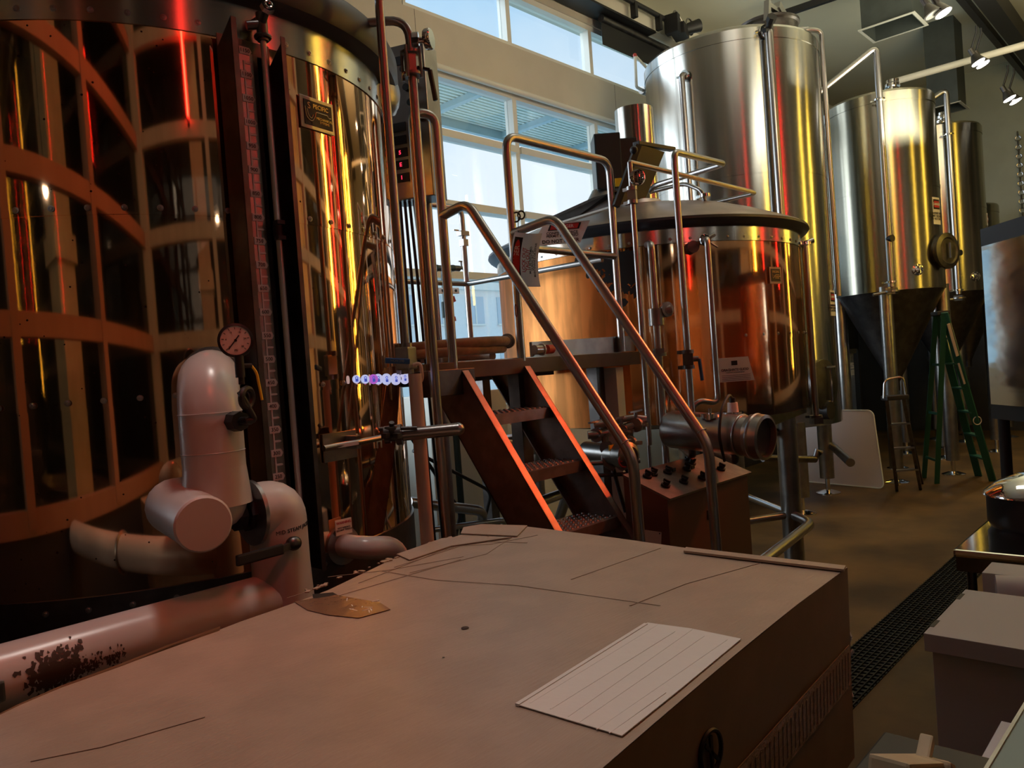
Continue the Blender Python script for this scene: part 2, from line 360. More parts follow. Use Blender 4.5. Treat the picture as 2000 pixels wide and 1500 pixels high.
# glazed partition between the bar and the brewery
PY = -.28; PX = -.38
tz = [1.36, 2.27, 3.02, 3.72, 4.42, 5.3, 6.7]
bm = B(); bx(bm, PX, XE, PY-.1, PY, 0, 1.33); bx(bm, PX-.1, PX, PY-.1, WY, 0, 1.33); bx(bm, PX, XE, PY-.1, PY, 6.66, 6.75); bx(bm, PX-.1, PX, PY-.1, WY, 6.7, CEIL)
struct('wall_partition', bm, 'darkwall')
bm = B(); bx(bm, XE-.03, XE, -.28, WY, 0, 3.0); bx(bm, 10.4, XE-.03, WY-.12, WY-.09, 0, 3.0); struct('wall_added_dark_sheet', bm, 'darkwall')  # dark sheets added for the dim, partly reflected lower walls
fx = [PX+.02, 1.34, 2.92, 4.5, 6.1, 7.7, 9.3, 10.9, 12.5, 14.1, 15.7, XE-.05]; k = 0
bm = B()
for i, x in enumerate(fx):
    w_ = .10 if i == 0 else .045; bx(bm, x-w_, x+w_, PY-.1, PY+.03, 1.33, 6.66)
for z in tz: bx(bm, PX, XE, PY-.08, PY+.02, z-.06, z+.06)
struct('trim_5', bm, 'tan')
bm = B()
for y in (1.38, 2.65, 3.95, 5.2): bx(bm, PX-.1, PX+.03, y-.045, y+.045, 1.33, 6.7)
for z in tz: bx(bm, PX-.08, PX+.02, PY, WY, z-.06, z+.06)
struct('trim_6', bm, 'tan_shade')
bm = B(); bx(bm, PX, XE, PY-.05, PY-.04, 1.33, 6.66); struct('window_30', bm, 'glass')
bm = B(); bx(bm, PX-.05, PX-.04, PY, WY, 1.33, 6.7); struct('window_31', bm, 'glass')
# ------------------------------------------------------------------ lamps of the bar side (seen in the metal)
def neon(kind, label, pts, mt, r=.014, group=None):
    t = thing(kind, label, 'light', pts[0], group)
    bm = B(); tube(bm, pts, r, seg=10); obj('glass_tube', bm, mt, t)
    for p in (pts[0], pts[-1]): bm = B(); cyl(bm, Vector(p)-Vector((0, .03, 0)), Vector(p)+Vector((0, .03, 0)), .03); obj('holder', bm, 'black', t)
neon('neon_tube', 'tall red neon tube beside the corner post of the partition', [(.95, PY+.07, 3.75), (.95, PY+.07, 4.7)], 'redtube', .018)
neon('neon_tube', 'red neon tube on the second partition post', [(3.2, PY+.07, 2.6), (3.2, PY+.07, 6.2)], 'redtube', .012)
neon('neon_tube', 'red neon tube near the middle of the partition', [(6.9, PY+.07, 2.6), (6.9, PY+.07, 6.2)], 'redtube', .012)
neon('neon_tube', 'red neon tube facing the tall steel tank', [(8.4, PY+.07, 2.6), (8.4, PY+.07, 6.2)], 'redtube', .012)
neon('neon_tube', 'yellow neon tube at the far end of the partition', [(10.75, PY+.07, 1.6), (10.75, PY+.07, 6.2)], 'yelltube', .03)
neon('neon_tube', 'yellow neon tube over the bar counter', [(6.35, PY+.07, 2.0), (6.35, PY+.07, 6.2)], 'yelltube', .035)
neon('neon_tube', 'short yellow neon tube opposite the farthest fermenter', [(12.3, PY+.07, 3.4), (12.3, PY+.07, 5.9)], 'yelltube', .05)
for i, (x, y, w_) in enumerate(((.9, -3.0, .5), (3.2, -2.4, .6), (6.6, -3.2, .8), (-2.2, .9, .5))):
    bm = B(); bx(bm, x-w_/2, x+w_/2, y-w_/2, y+w_/2, .3, 6.75); bx(bm, x-w_/2-.06, x+w_/2+.06, y-w_/2-.06, y+w_/2+.06, 2.9, 3.1)
    single('bar_column', ['cream square column in the bar opposite the copper tank', 'cream square column in the bar opposite the stairs', 'wide cream column in the bar opposite the kettle', 'cream column left of the side window'][i], 'column', bm, 'bar_wall')
for i, (x, y, z) in enumerate(((1.5, -1.3, 3.3), (2.5, -1.6, 3.3), (4.3, -1.5, 3.3), (5.6, -1.7, 3.3), (-1.4, 1.6, 3.2))):
    t = thing('pendant_lamp', 'small warm pendant lamp hanging over the bar, number %s along the row' % ['one', 'two', 'three', 'four', 'five'][i], 'lamp', (x, y, z))
    t['label'] = ['warm pendant lamp nearest the corner post', 'warm pendant lamp beside the cream column', 'warm pendant lamp opposite the stairs', 'warm pendant lamp opposite the kettle', 'warm pendant lamp beyond the side window'][i]
    bm = B(); ball(bm, (x, y, z), .045); obj('bulb', bm, 'bulb', t); bm = B(); lathe(bm, [(.13, .0), (.06, .10), (.02, .13)], (x, y, z), seg=24); obj('lamp_shade', bm, 'skin2', t)
    bm = B(); cyl(bm, (x, y, z+.13), (x, y, 6.75), .006); obj('lamp_cord', bm, 'black', t)
for x, y, px_ in ((.9, -3.0, 1.4), (3.2, -2.4, 3.9), (6.6, -3.2, 7.4)): spot('bar_room_light', (px_, y+.9, 6.2), (x, y, 2.6), 24, (1, .80, .52), 45, .1)
# ------------------------------------------------------------------ big mirror-polished copper tank
C1 = (1.537, 3.649); R1 = 1.1
def zc(px, py, C=C1, R=R1): return onC(px, py, C, R).z
SB, S1, S2, BT = 3.152, 2.511, 1.873, 1.24
t1 = thing('brewing_tank', 'huge mirror polished copper tank with level gauge at left of stairs', 'tank', (C1[0], C1[1], 0))
bm = B(); [lathe(bm, q, (*C1, 0), seg=160) for q in ([(R1-.004, BT), (R1-.004, S2+.002)], [(R1-.001, S2), (R1-.001, S1+.002)], [(R1+.002, S1), (R1+.002, SB)], [(R1-.03, S2), (R1-.001, S2)], [(R1-.03, S1), (R1+.002, S1)])]; obj('copper_cladding', bm, 'copper', t1)
bm = B(); lathe(bm, [(R1+.003, SB-.004), (R1+.007, SB-.004), (R1+.007, 3.29), (R1-.02, 3.29)], (*C1, 0), seg=128); obj('rim_band', bm, 'steel', t1, 'brushed steel band under the lid')
bm = B(); lathe(bm, [(R1-.02, 3.275), (R1+.03, 3.28), (R1+.07, 3.30), (R1+.085, 3.33), (R1+.085, 3.40), (R1+.07, 3.43), (R1-.1, 3.47), (.6, 3.60), (.2, 3.66), (0, 3.67)], (*C1, 0), seg=128); obj('lid', bm, 'underlid', t1, 'dark domed lid with a rolled rim')
bm = B(); lathe(bm, [(R1-.06, .62), (R1-.004, .62), (R1-.004, BT+.01), (R1+.004, BT+.01), (R1+.004, BT-.16)], (*C1, 0), seg=128); obj('skirt', bm, 'darksteel', t1, 'dark steel skirt')
for a in (45, 135, 225, 315):
    bm = B(); p = (C1[0]+.9*math.cos(math.radians(a)), C1[1]+.9*math.sin(math.radians(a)), 0); cyl(bm, (p[0], p[1], .03), (p[0], p[1], .66), .06); cyl(bm, p, (p[0], p[1], .03), .1); obj('leg', bm, 'darksteel', t1)
bm = B(); lathe(bm, [(0, .62), (R1-.06, .62)], (*C1, 0), seg=64); obj('base_plate', bm, 'darksteel', t1)
# rivets: one mesh copied round the seams
def make_bolt(parent, off, first=[None]):
    pass
bm = B(); lathe(bm, [(.0105, 0), (.0105, .0018), (.0072, .002), (.0066, .0048), (.0035, .0058), (.0033, .0035), (0, .0035)], (0, 0, 0), (0, 0, 1), 14)
bolt_me = finish(bm, 'rivet', Vector((0, 0, 0))); bolt_me.materials.append(M['pipe'])
def bolts(parent, C, R, z, a0, a1, step, sc=1):
    a = a0
    while a <= a1:
        r = math.radians(a); n = Vector((math.cos(r), math.sin(r), 0))
        o = bpy.data.objects.new('rivet', bolt_me); COL.objects.link(o); o.parent = parent
        o.location = Vector((C[0], C[1], z))+n*R-OFF[parent.name]; o.rotation_euler = n.to_track_quat('Z', 'Y').to_euler(); o.scale = (sc, sc, sc); a += step
for z, dz in ((SB, .03), (S1, .022), (S2, .022)): bolts(t1, C1, R1+.004+(.003 if z == SB else 0), z+dz, -140 if z != SB else -137, -36, 5.7)
bolts(t1, C1, R1+.005, BT-.03, -135, -60, 7)
# level gauge
gy = 2.535; gx0 = onY(452, 300, gy).x-.02; gx1 = gx0+.20; gd = .105; gt, gb = 3.17, 1.22
gg = B(); bx(gg, gx0, gx1, gy, gy+.006, gb, gt-.02)
prism(gg, [(gx0, gy, gb), (gx0, gy-gd, gb), (gx0, gy-gd, gt), (gx0, gy, gt-.07)], (.005, 0, 0))
prism(gg, [(gx1, gy, gb), (gx1, gy-gd, gb), (gx1, gy-gd, gt-.02), (gx1, gy, gt-.09)], (.005, 0, 0))
bx(gg, gx0, gx0+.02, gy-gd, gy-gd+.004, gb, gt); bx(gg, gx1-.012, gx1+.005, gy-gd, gy-gd+.004, gb, gt-.02)
bx(gg, gx0+.03, gx0+.05, gy, gy+.1, gb, 3.1); bx(gg, gx1-.05, gx1-.03, gy, gy+.1, gb, 3.1)
gauge = obj('level_gauge', gg, 'darksteel', t1, 'dark steel channel with white level scale')
bm = B(); bx(bm, gx0+.045, gx0+.125, gy-.012, gy-.008, gb+.02, gt-.07); obj('scale_strip', bm, 'satin', gauge)
bm = B(); tb = B(); sx = gx0+.100
bx(bm, sx-.014, sx-.008, gy-.0145, gy-.012, gb+.03, gt-.1)
v = 1150; z = 3.105
while z > gb+.05:
    prism(bm, [(sx-.027, gy-.0155, z-.013), (sx+.012, gy-.0155, z-.013), (sx+.021, gy-.0155, z), (sx+.012, gy-.0155, z+.013), (sx-.027, gy-.0155, z+.013)], (0, .003, 0))
    place_text(tb, str(v), .019, (sx-.006, gy-.0157, z), (1, 0, 0), (0, 0, 1))
    prism(bm, [(sx-.014, gy-.015, z-.046), (sx+.012, gy-.015, z-.046), (sx+.018, gy-.015, z-.0425), (sx+.012, gy-.015, z-.039), (sx-.014, gy-.015, z-.039)], (0, .003, 0))
    v -= 50; z -= .085
    if v <= 0: break
obj('scale_marks', bm, 'scale', gauge); obj('scale_lettering', tb, 'black', gauge)
gx = gx0+.150
bm = B(); tube(bm, [(gx, gy-.05, gb), (gx, gy-.05, gt-.02)], .011); obj('sight_tube', bm, 'clear', gauge)
bm = B(); zb_ = onY(556, 452, gy-.05).z; cyl(bm, (gx, gy-.05, zb_-.02), (gx, gy-.05, zb_+.02), .018); box(bm, (gx, gy-.06, zb_+.028), (.03, .03, .014)); box(bm, (gx, gy-.06, zb_-.028), (.03, .03, .014)); obj('tube_clip', bm, 'rubber', gauge)
bm = B(); p = Vector((gx, gy-.05, gt+.03)); cyl(bm, p-Vector((0, 0, .06)), p+Vector((0, 0, .04)), .02); torus(bm, p+Vector((0, 0, -.045)), (0, 0, 1), .024, .008); cyl(bm, p, p+Vector((-.01, -.06, .035)), .013); cyl(bm, p+Vector((-.05, .02, -.01)), p+Vector((.0, .0, .0)), .016); cyl(bm, p+Vector((0, 0, .02)), p+Vector((-.01, .12, .02)), .015); obj('gauge_valve', bm, 'darksteel', gauge)
bm = B(); q = p+Vector((-.01, -.06, .035)); cyl(bm, q, q+Vector((-.004, -.018, .004)), .027, .025, seg=8); torus(bm, q+Vector((-.005, -.02, .004)), (-.2, -1, .2), .012, .003); obj('valve_knob', bm, 'chrome', gauge)
# maker's plate
a = math.atan2(onC(617, 228, C1, R1).y-C1[1], onC(617, 228, C1, R1).x-C1[0]); n = Vector((math.cos(a), math.sin(a), 0)); tv = Vector((-math.sin(a), math.cos(a), 0))
pc = onC(617, 226, C1, R1)+n*.006; rot = Matrix((tv, n, Vector((0, 0, 1)))).transposed()
bm = B(); box(bm, pc, (.175, .006, .125), rot=rot, bev=.002); plate = obj('nameplate', bm, 'satin', t1, 'steel maker plate with black face')
bm = B(); box(bm, pc+n*.004+tv*.003, (.145, .003, .095), rot=rot); obj('plate_face', bm, 'black', plate)
bm = B(); u = Vector((0, 0, 1)); q = pc+n*.0062
place_text(bm, 'S', .036, q-tv*.045+u*.026, tv, u); place_text(bm, 'PECIFIC', .024, q+tv*.016+u*.028, tv, u)
place_text(bm, 'MECHANICAL\nSYSTEMS', .0135, q+tv*.032-u*.022, tv, u)
tube(bm, [q-tv*.066+u*.02, q-tv*.062-u*.02, q-tv*.035-u*.036, q-tv*.015-u*.01, q-tv*.012+u*.008, q+tv*.05+u*.008, q+tv*.055-u*.002, q+tv*.068+u*.0], .0017, .02, 6)
tube(bm, [q-tv*.056+u*.012, q-tv*.052-u*.012, q-tv*.035-u*.024, q-tv*.026-u*.005], .0017, .015, 6)
obj('plate_lettering', bm, 'gold', plate)
# reflected lit icons, modelled as small glowing discs on the tank
for i, (px, mtc) in enumerate(((691, 'glow'), (708, 'glow'), (724, 'glowp'), (733, 'glow'), (749, 'glow'), (767, 'glow'), (785, 'glow'))):
    P = onC(px, 741, C1, R1); 
    if px == 785: P = onC(784, 739, C1, R1)
    n = Vector((P.x-C1[0], P.y-C1[1], 0)).normalized(); vd = Vector((-P.x, -P.y, 0)).normalized(); n = (n*.5+vd*.5).normalized()
    bm = B(); r_ = .0165*(1+.12*i); lathe(bm, [(0, .006), (r_, .006), (r_, 0), (0, 0)], P+n*.02, n, 20); s_ = obj('sticker', bm, mtc, t1)  # glowing disc standing for a reflected lit icon
    d_, ss, uu = frame(n); bm = B(); box(bm, P+n*.0275-Vector((0, 0, r_*.25)), (.012, .012, .002), rot=Matrix((ss, uu, d_)).transposed()); torus(bm, P+n*.027+Vector((0, 0, r_*.3)), n, .005, .0015, 12, 6); obj('icon_print', bm, 'glowb', s_)
# bracket plate on the tank with lever
pa = math.atan2(onC(655, 868, C1, R1).y-C1[1], onC(655, 868, C1, R1).x-C1[0])
bm = B(); arc_band(bm, C1, R1+.002, zc(655, 900), zc(655, 845), pa-.06, pa+.10, .006); obj('mounting_plate', bm, 'satin', t1)
lev0 = onC(632, 876, C1, R1+.07); lev1 = onC(765, 850, C1, R1+.09)
bm = B(); tube(bm, [lev0, lev0.lerp(lev1, .5)+Vector((.0, -.02, 0)), lev1], .012, .05); bar(bm, lev0.lerp(lev1, .45)-Vector((0, .018, .0)), lev0.lerp(lev1, .45)-Vector((0, -.08, 0)), .02, .05); obj('sample_arm', bm, 'pipe', t1)
bm = B(); bar(bm, lev0.lerp(lev1, .16)-Vector((0, .015, 0)), lev0.lerp(lev1, .42)-Vector((0, .03, 0)), .004, .014); obj('arm_label', bm, 'signwhite', t1)
bm = B(); P = onC(740, 868, C1, R1+.004); box(bm, P+Vector((-.012, -.004, 0)), (.005, .005, .03)); box(bm, P+Vector((.012, 0, 0)), (.005, .005, .03)); box(bm, P+Vector((0, -.002, .013)), (.026, .005, .005)); obj('wire_clip', bm, 'chrome', t1)
# white elbow from the tank
t = thing('drain_elbow', 'short white insulated pipe elbow low beside the big copper tank', 'pipe', onC(675, 1062, C1, R1))
p0 = onC(668, 1062, C1, R1); p0.z = onC(668, 1065, C1, R1).z
bm = B(); nn = Vector((0.05, -1, 0)); tube(bm, [p0+Vector((0, .05, 0)), p0+nn*.13, p0+nn*.13+Vector((.16, 0, -.03)), p0+nn*.13+Vector((.18, 0, -.35))], .045, .07, 18); obj('jacket', bm, 'jacket', t)
bm = B(); cyl(bm, p0+Vector((0, .02, 0)), p0+nn*.012, .075); obj('collar', bm, 'satin', t)
bm = B(); box(bm, p0+Vector((.0, -.02, .075)), (.075, .003, .06)); s_ = obj('warning_tag', bm, 'signwhite', t)
bm = B(); place_text(bm, 'WARNING', .014, p0+Vector((0, -.023, .092)), (1, 0, 0), (0, 0, 1)); obj('tag_heading', bm, 'red', s_)
bm = B(); place_text(bm, 'HOT SURFACE\nDO NOT TOUCH', .009, p0+Vector((0, -.023, .068)), (1, 0, 0), (0, 0, 1)); obj('tag_lettering', bm, 'black', s_)
# ------------------------------------------------------------------ insulated steam pipe in front of the tank
KY = 2.178
K = onY(425, 985, KY); RJ = .088
tp = thing('steam_pipe', 'white jacketed steam pipe with gauge in front of the big copper tank', 'pipe', (K.x, KY, 0))
jt = onY(425, 745, KY).z
bm = B(); tube(bm, [(K.x, KY, K.z), (K.x, KY, jt+.0), (K.x+.21, KY+.41, jt+.03)], RJ, .14, 28)
cyl(bm, (K.x, KY, K.z), (K.x, KY, K.z+.11), RJ*1.12, RJ*1.0, 28)
for zz in (K.z+.155, jt-.09): torus(bm, (K.x, KY, zz), (0, 0, 1), RJ+.0002, .0018, 32, 6)
obj('elbow_jacket', bm, 'jacket', tp)
bm = B(); lathe(bm, [(0, 0), (RJ*1.12, 0), (RJ*1.12, .02), (RJ*1.05, .025)], (K.x+.20, KY+.38, jt+.028), (.45, .89, .05), 30); obj('flange', bm, 'satin', tp)
sb, sf = at(342, 988, 2.30), at(397, 1024, 2.07); RS = .074
bm = B(); tube(bm, [sb, sf], RS, 0, 30, radii=[RS*1.12, RS]); ball(bm, sb, RS*1.12); tube(bm, [sb+Vector((0, 0, 0)), Vector((K.x, KY, K.z+.01))], RS*1.12, 0, 30); ball(bm, (K.x, KY, K.z+.01), RS*1.14); stub = obj('stub_jacket', bm, 'jacket', tp)
ax = (sf-sb).normalized(); fp = sf
bm = B(); lathe(bm, [(0, .006), (RS*.97, .006), (RS*1.04, .001), (RS*1.04, -.012), (RS, -.012)], fp, ax, 32); obj('end_cap', bm, 'endcap', tp)
Mx = onY(545, 1050, KY).x; zr = onY(545, 1165, KY).z; zt = onY(545, 935, KY).z-RJ
bm = B(); tube(bm, [(Mx-.075, KY, zt), (Mx+.0, KY, zt), (Mx, KY, zr-.02)], RJ, .075, 30)
mj = obj('drop_jacket', bm, 'jacket', tp)
bm = B(); lathe(bm, [(RJ*.4, 0), (RJ*1.13, 0), (RJ*1.13, .012), (RJ*1.0, .014)], (Mx-.09, KY, zt), (1, 0, 0), 30); obj('jacket_end', bm, 'satin', tp)
bm = B(); tube(bm, [(Mx+.02, KY, zr), (-.32, KY, zr+.005)], .078, 0, 32); cyl(bm, (Mx, KY, zr-.08), (Mx, KY, zr+.1), RJ*1.08, RJ); ball(bm, (Mx, KY, zr-.02), RJ*1.0)
run = obj('run_jacket', bm, 'jacket', tp)
# grime patch wrapped on the long run
bm = B()
for i in range(620):
    px = random.gauss(118, 30) if i % 3 else random.uniform(60, 245); py = random.gauss(1313-(px-110)*.25, 19 if px < 160 else 9)
    d_ = ray(px, py); zc_ = zr+.003; A_ = d_[1]**2+d_[2]**2; B_ = -2*(d_[1]*KY+d_[2]*(zc_-H)); G_ = KY**2+(zc_-H)**2-.0788**2; D_ = B_*B_-4*A_*G_
    if D_ <= 0: continue
    t_ = (-B_-math.sqrt(D_))/(2*A_); P = Vector(_O+d_*t_); ang = math.atan2(P.z-zc_, P.y-KY); sz = random.uniform(.0012, .0052)*(1.25 if px < 160 else .8); vtx = []
    for k in range(5):
        aa = 2*PI*k/5+random.random(); rr = sz*random.uniform(.5, 1.5); q = ang+rr*math.sin(aa)/.078*1.5; xx = P.x+rr*math.cos(aa)
        vtx.append(bm.verts.new((xx, KY+.0790*math.cos(q), zc_+.0790*math.sin(q))))
    bm.faces.new(vtx)
obj('grime_patch', bm, 'stain', tp)
bm = B(); P = onY(2, 1350, KY-.08); torus(bm, (P.x-.02, KY, zr), (1, 0, 0), .083, .012, 32, 8); box(bm, (P.x-.02, KY-.092, zr-.0), (.05, .02, .05), bev=.006); obj('hanger_clamp', bm, 'satin', tp)
bm = B(); xm = (K.x+Mx)/2-.0
cyl(bm, (K.x+.05, KY, zt), (Mx-.07, KY, zt), .03); 
for x_, r_ in ((xm-.035, .045), (xm+.0, .052), (xm+.03, .045)): cyl(bm, (x_-.014, KY, zt), (x_+.014, KY, zt), r_, seg=8)
obj('pipe_union', bm, 'rubber', tp, 'black threaded union')
bm = B(); bend_text(bm, 'MID STEAM JACKET', .0165, (Mx, KY), RJ, -1.36, onC(572, 1034, (Mx, KY), RJ).z, slope=.08); obj('pipe_lettering', bm, 'black', tp)
hv = onY(578, 1062, KY-RJ-.02); hv.y = KY-RJ-.01
bm = B(); ball(bm, hv, .024, (1, .8, .9)); cyl(bm, hv, hv+Vector((0, .05, 0)), .02); bar(bm, hv, hv+Vector((-.05, -.012, -.006)), .012, .02); vh = obj('jacket_valve', bm, 'darksteel', tp)
bm = B(); he = onY(462, 1096, KY-RJ-.04); bar(bm, hv+Vector((-.045, -.012, -.005)), he, .014, .032, bev=.005); obj('valve_handle', bm, 'plastic', tp)
# pressure gauge on siphon
gp = onY(460, 667, KY-.10); tg = obj('siphon_coil', (lambda b: b)(B()), 'rubber', tp) if False else None
un = onY(457, 823, KY-RJ-.0); un = Vector((un.x, KY-RJ-.01, un.z)); vd = (Vector((0, 0, H))-gp); vd.z = 0; vd.normalize()
bm = B(); cyl(bm, un+Vector((0, .04, 0)), un+Vector((0, -.03, 0)), .031, .028, seg=8); cyl(bm, un+Vector((0, -.02, 0)), un+Vector((.012, -.06, 0)), .012); 
b0 = un+Vector((.018, -.06, .0)); b1 = onY(468, 765, b0.y)
tube(bm, [un+Vector((.0, -.055, -.0)), b0+Vector((.01, 0, 0)), b1], .0085, .012)
torus(bm, onY(482, 777, b0.y), (-.55, 1, .1), .026, .0095, 28, 8)
gp = onY(460, 665, b0.y); tube(bm, [b1+Vector((.008, 0, .02)), gp+Vector((.01, 0, -.045))], .0085)
v0 = onY(468, 715, b0.y); cyl(bm, v0-Vector((0, 0, .032)), v0+Vector((0, 0, .03)), .013); cyl(bm, v0, v0+Vector((.035, 0, .0)), .007); obj('siphon', bm, 'rubber', tp)
bm = B(); tube(bm, [v0+Vector((.035, 0, .0)), v0+Vector((.05, 0, -.02)), v0+Vector((.06, -.0, -.10))], .004, .02, 8); obj('gauge_lever', bm, 'yellow', tp)
bm = B(); lathe(bm, [(0, -.03), (.044, -.03), (.048, -.02), (.048, .004), (.041, .006), (.041, .002)], gp, vd, 32); ga = obj('pressure_gauge', bm, 'plastic', tp)
bm = B(); lathe(bm, [(0, .0025), (.0405, .0025), (.0405, .001)], gp, vd, 32); obj('dial', bm, 'signwhite', ga)
rt = Vector((-vd.y, vd.x, 0)); bm = B(); q = gp+vd*.0035
for k in range(11):
    aa = math.radians(225-27*k); dr = rt*math.cos(aa)+Vector((0, 0, 1))*math.sin(aa); bar(bm, q+dr*.031, q+dr*.037, .0015, .0008, up=vd)
    if k % 2 == 0: place_text(bm, str(k*3), .007, q+dr*.025, rt, (0, 0, 1))
bar(bm, q+rt*.010+Vector((0, 0, .014)), q-rt*.020-Vector((0, 0, .024)), .0028, .001, up=vd); lathe(bm, [(0, .002), (.004, .002), (.004, 0)], q, vd, 12); place_text(bm, 'PSI', .008, q-Vector((0, 0, .028)), rt, (0, 0, 1)); obj('dial_marks', bm, 'black', ga)
# ------------------------------------------------------------------ cardboard box
ZB = 1.35
def bz(px, py): p = onZ(px, py, ZB); return Vector((p.x, p.y, 0))
tbx = thing('cardboard_box', 'big flat brown cardboard box with taped top in the foreground', 'box', (1.0, 1.2, 0))
fl, fr = bz(948, 1028), bz(1655, 1105)
outline = [bz(948, 1028), bz(1030, 1030), bz(1120, 1042), bz(1340, 1070), bz(1500, 1088), bz(1655, 1105), bz(1560, 1180), bz(1400, 1315), bz(1180, 1500), Vector((.3, .60, 0)), Vector((-.02, .6, 0)), Vector((-.08, 1.2, 0)), bz(0, 1402), bz(30, 1385), bz(120, 1347), bz(230, 1305), bz(380, 1248), bz(470, 1212), bz(560, 1180), bz(640, 1150), bz(700, 1122), bz(780, 1085), bz(860, 1058)]
outline = [Vector((p.x, p.y, 0)) for p in outline]
cen = Vector((.95, 1.2, 0))
def boxz(p):
    u_ = (p.x-cen.x); v_ = (p.y-cen.y)
    return ZB + .006*math.sin(3.1*p.x+1)*math.cos(4*p.y) - (.012 if p.x < .25 else 0)
bm = B(); nr = 26; rings = []
for k in range(nr+1):
    t_ = k/nr; row = []
    for i in range(len(outline)):
        for s in range(6):
            p = outline[i].lerp(outline[(i+1) % len(outline)], s/6); q = cen.lerp(p, t_)
            wob = .0025*math.sin(13*q.x+7*q.y)+.0015*math.sin(31*q.y-9*q.x); row.append(bm.verts.new((q.x, q.y, boxz(q))))
    rings.append(row)
for k in range(nr):
    a, b = rings[k], rings[k+1]; n_ = len(a)
    for i in range(n_): f = bm.faces.new((a[i], a[(i+1) % n_], b[(i+1) % n_], b[i])); f.smooth = True
bmesh.ops.remove_doubles(bm, verts=rings[0], dist=1e-6)
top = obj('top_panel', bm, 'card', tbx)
bm = B(); n_ = len(outline); A_ = []; Bv = []
for p in outline: A_.append(bm.verts.new((p.x, p.y, boxz(p)-.001))); q = cen.lerp(p, .985); Bv.append(bm.verts.new((q.x, q.y, .87)))
for i in range(n_): bm.faces.new((A_[i], A_[(i+1) % n_], Bv[(i+1) % n_], Bv[i]))
bm.faces.new(Bv[::-1])
bm2 = B()
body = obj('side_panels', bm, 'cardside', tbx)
# lower box it stands on, and a pallet underneath
tl = thing('cardboard_box', 'lower brown carton under the big cardboard box, mostly hidden', 'box', (1.0, 1.2, 0))
bm = B(); bx(bm, .06, 1.87, .70, 1.72, .13, .865, .004); obj('carton', bm, 'cardside', tl)
tl = thing('pallet', 'wooden pallet under the stacked cartons, hidden below the big box', 'pallet', (1.0, 1.2, 0))
for y in (.74, 1.2, 1.66):
    bm = B(); bx(bm, .05, 1.88, y-.05, y+.05, 0, .1); obj('stringer', bm, 'wood', tl)
for k in range(7):
    bm = B(); x = .12+k*.28; bx(bm, x-.06, x+.06, .69, 1.73, .1, .13); obj('board', bm, 'wood', tl)
E0 = Vector((fr.x-.002, fr.y, 0))
# label, tape, creases, torn flap
def onb(px, py, dz=.003): p = onZ(px, py, ZB+dz); p.z = boxz(p)+dz*.5; return p
def sheet(poly, mt, name, parent, th=.0012, dz=.003, label=None):
    bm = B(); prism(bm, [onb(*q, dz) for q in poly], (0, 0, th)); return obj(name, bm, mt, parent, label)
sheet([(1008, 1378), (1265, 1220), (1350, 1232), (1448, 1252), (1330, 1350), (1215, 1440), (1130, 1415)], 'paper', 'paper_label', tbx, .0015, .004)
lab = tbx.children[-1] if False else None
bm = B()
for (a, b) in (((1035, 1374), (1285, 1222)), ((1075, 1386), (1318, 1236)), ((1110, 1400), (1352, 1232)), ((1130, 1412), (1375, 1245)), ((1165, 1425), (1420, 1252)), ((1190, 1432), (1300, 1355))):
    A2, B2 = onb(*a, .006), onb(*b, .006); bar(bm, A2, B2, .0022, .0012)
bar(bm, onb(1010, 1377, .006), onb(1262, 1221, .006), .008, .004)
obj('label_fold', bm, 'paper', tbx)
sheet([(575, 1172), (650, 1157), (742, 1172), (762, 1185), (700, 1202), (640, 1196), (600, 1187)], 'tape', 'packing_tape', tbx, .0012, .003, 'shiny brown packing tape')
sheet([(610, 1157), (650, 1153), (664, 1160), (640, 1166), (612, 1168)], 'black', 'torn_hole', tbx, .001, .0035)
bm = B()
for k in range(14):
    px, py = random.uniform(675, 735), random.uniform(1168, 1190); a = onb(px, py, .0045); b = onb(px+random.uniform(-14, 18), py+random.uniform(-7, 7), .0045); bar(bm, a, b, .002, .002)
obj('tape_wrinkle', bm, 'signwhite', tbx)
bm = B()
for pts in ([(640, 1125), (760, 1110), (905, 1085)], [(745, 1112), (850, 1128), (1010, 1140), (1290, 1185)], [(700, 1135), (860, 1075), (960, 1045)], [(800, 1115), (950, 1080), (1015, 1040)], [(640, 1165), (760, 1130), (900, 1090)], [(1115, 1130), (1290, 1070)], [(1230, 1185), (1340, 1140), (1500, 1092)], [(770, 1105), (900, 1065), (960, 1062), (1050, 1046)], [(880, 1055), (1030, 1060)], [(60, 1490), (200, 1460), (400, 1400)], [(560, 1165), (640, 1140)]):
    P = [onb(*q, .0022) for q in pts]
    for a, b in zip(P[:-1], P[1:]): bar(bm, a, b, .0022, .0008)
obj('crease', bm, 'crease', tbx)
bm = B(); q = onb(908, 1224, .003); lathe(bm, [(0, .002), (.008, .001), (.009, 0)], q, (0, 0, 1), 9); q = onb(866, 1283); lathe(bm, [(0, .001), (.003, 0)], q, (0, 0, 1), 7); obj('hole_mark', bm, 'stain', tbx)
for (pts, nm) in (([(905, 1030), (940, 1024), (1030, 1028), (1010, 1048), (900, 1042)], 'torn_flap'), ([(775, 1082), (862, 1052), (900, 1048), (1000, 1050), (880, 1066), (800, 1092)], 'torn_flap')):
    bm = B(); prism(bm, [onb(*q, .004) for q in pts], (0, 0, .003)); obj(nm, bm, 'card', tbx)
bm = B()
for i in range(45):
    t_ = random.random(); p = onb(600, 1150, .004).lerp(onb(885, 1045, .004), t_)+Vector((random.uniform(-.012, .012), random.uniform(-.01, .01), 0)); s_ = random.uniform(.004, .014); box(bm, p, (s_*1.6, s_, .003), random.random()*3)
obj('torn_edge', bm, 'card', tbx, 'ragged torn edge')
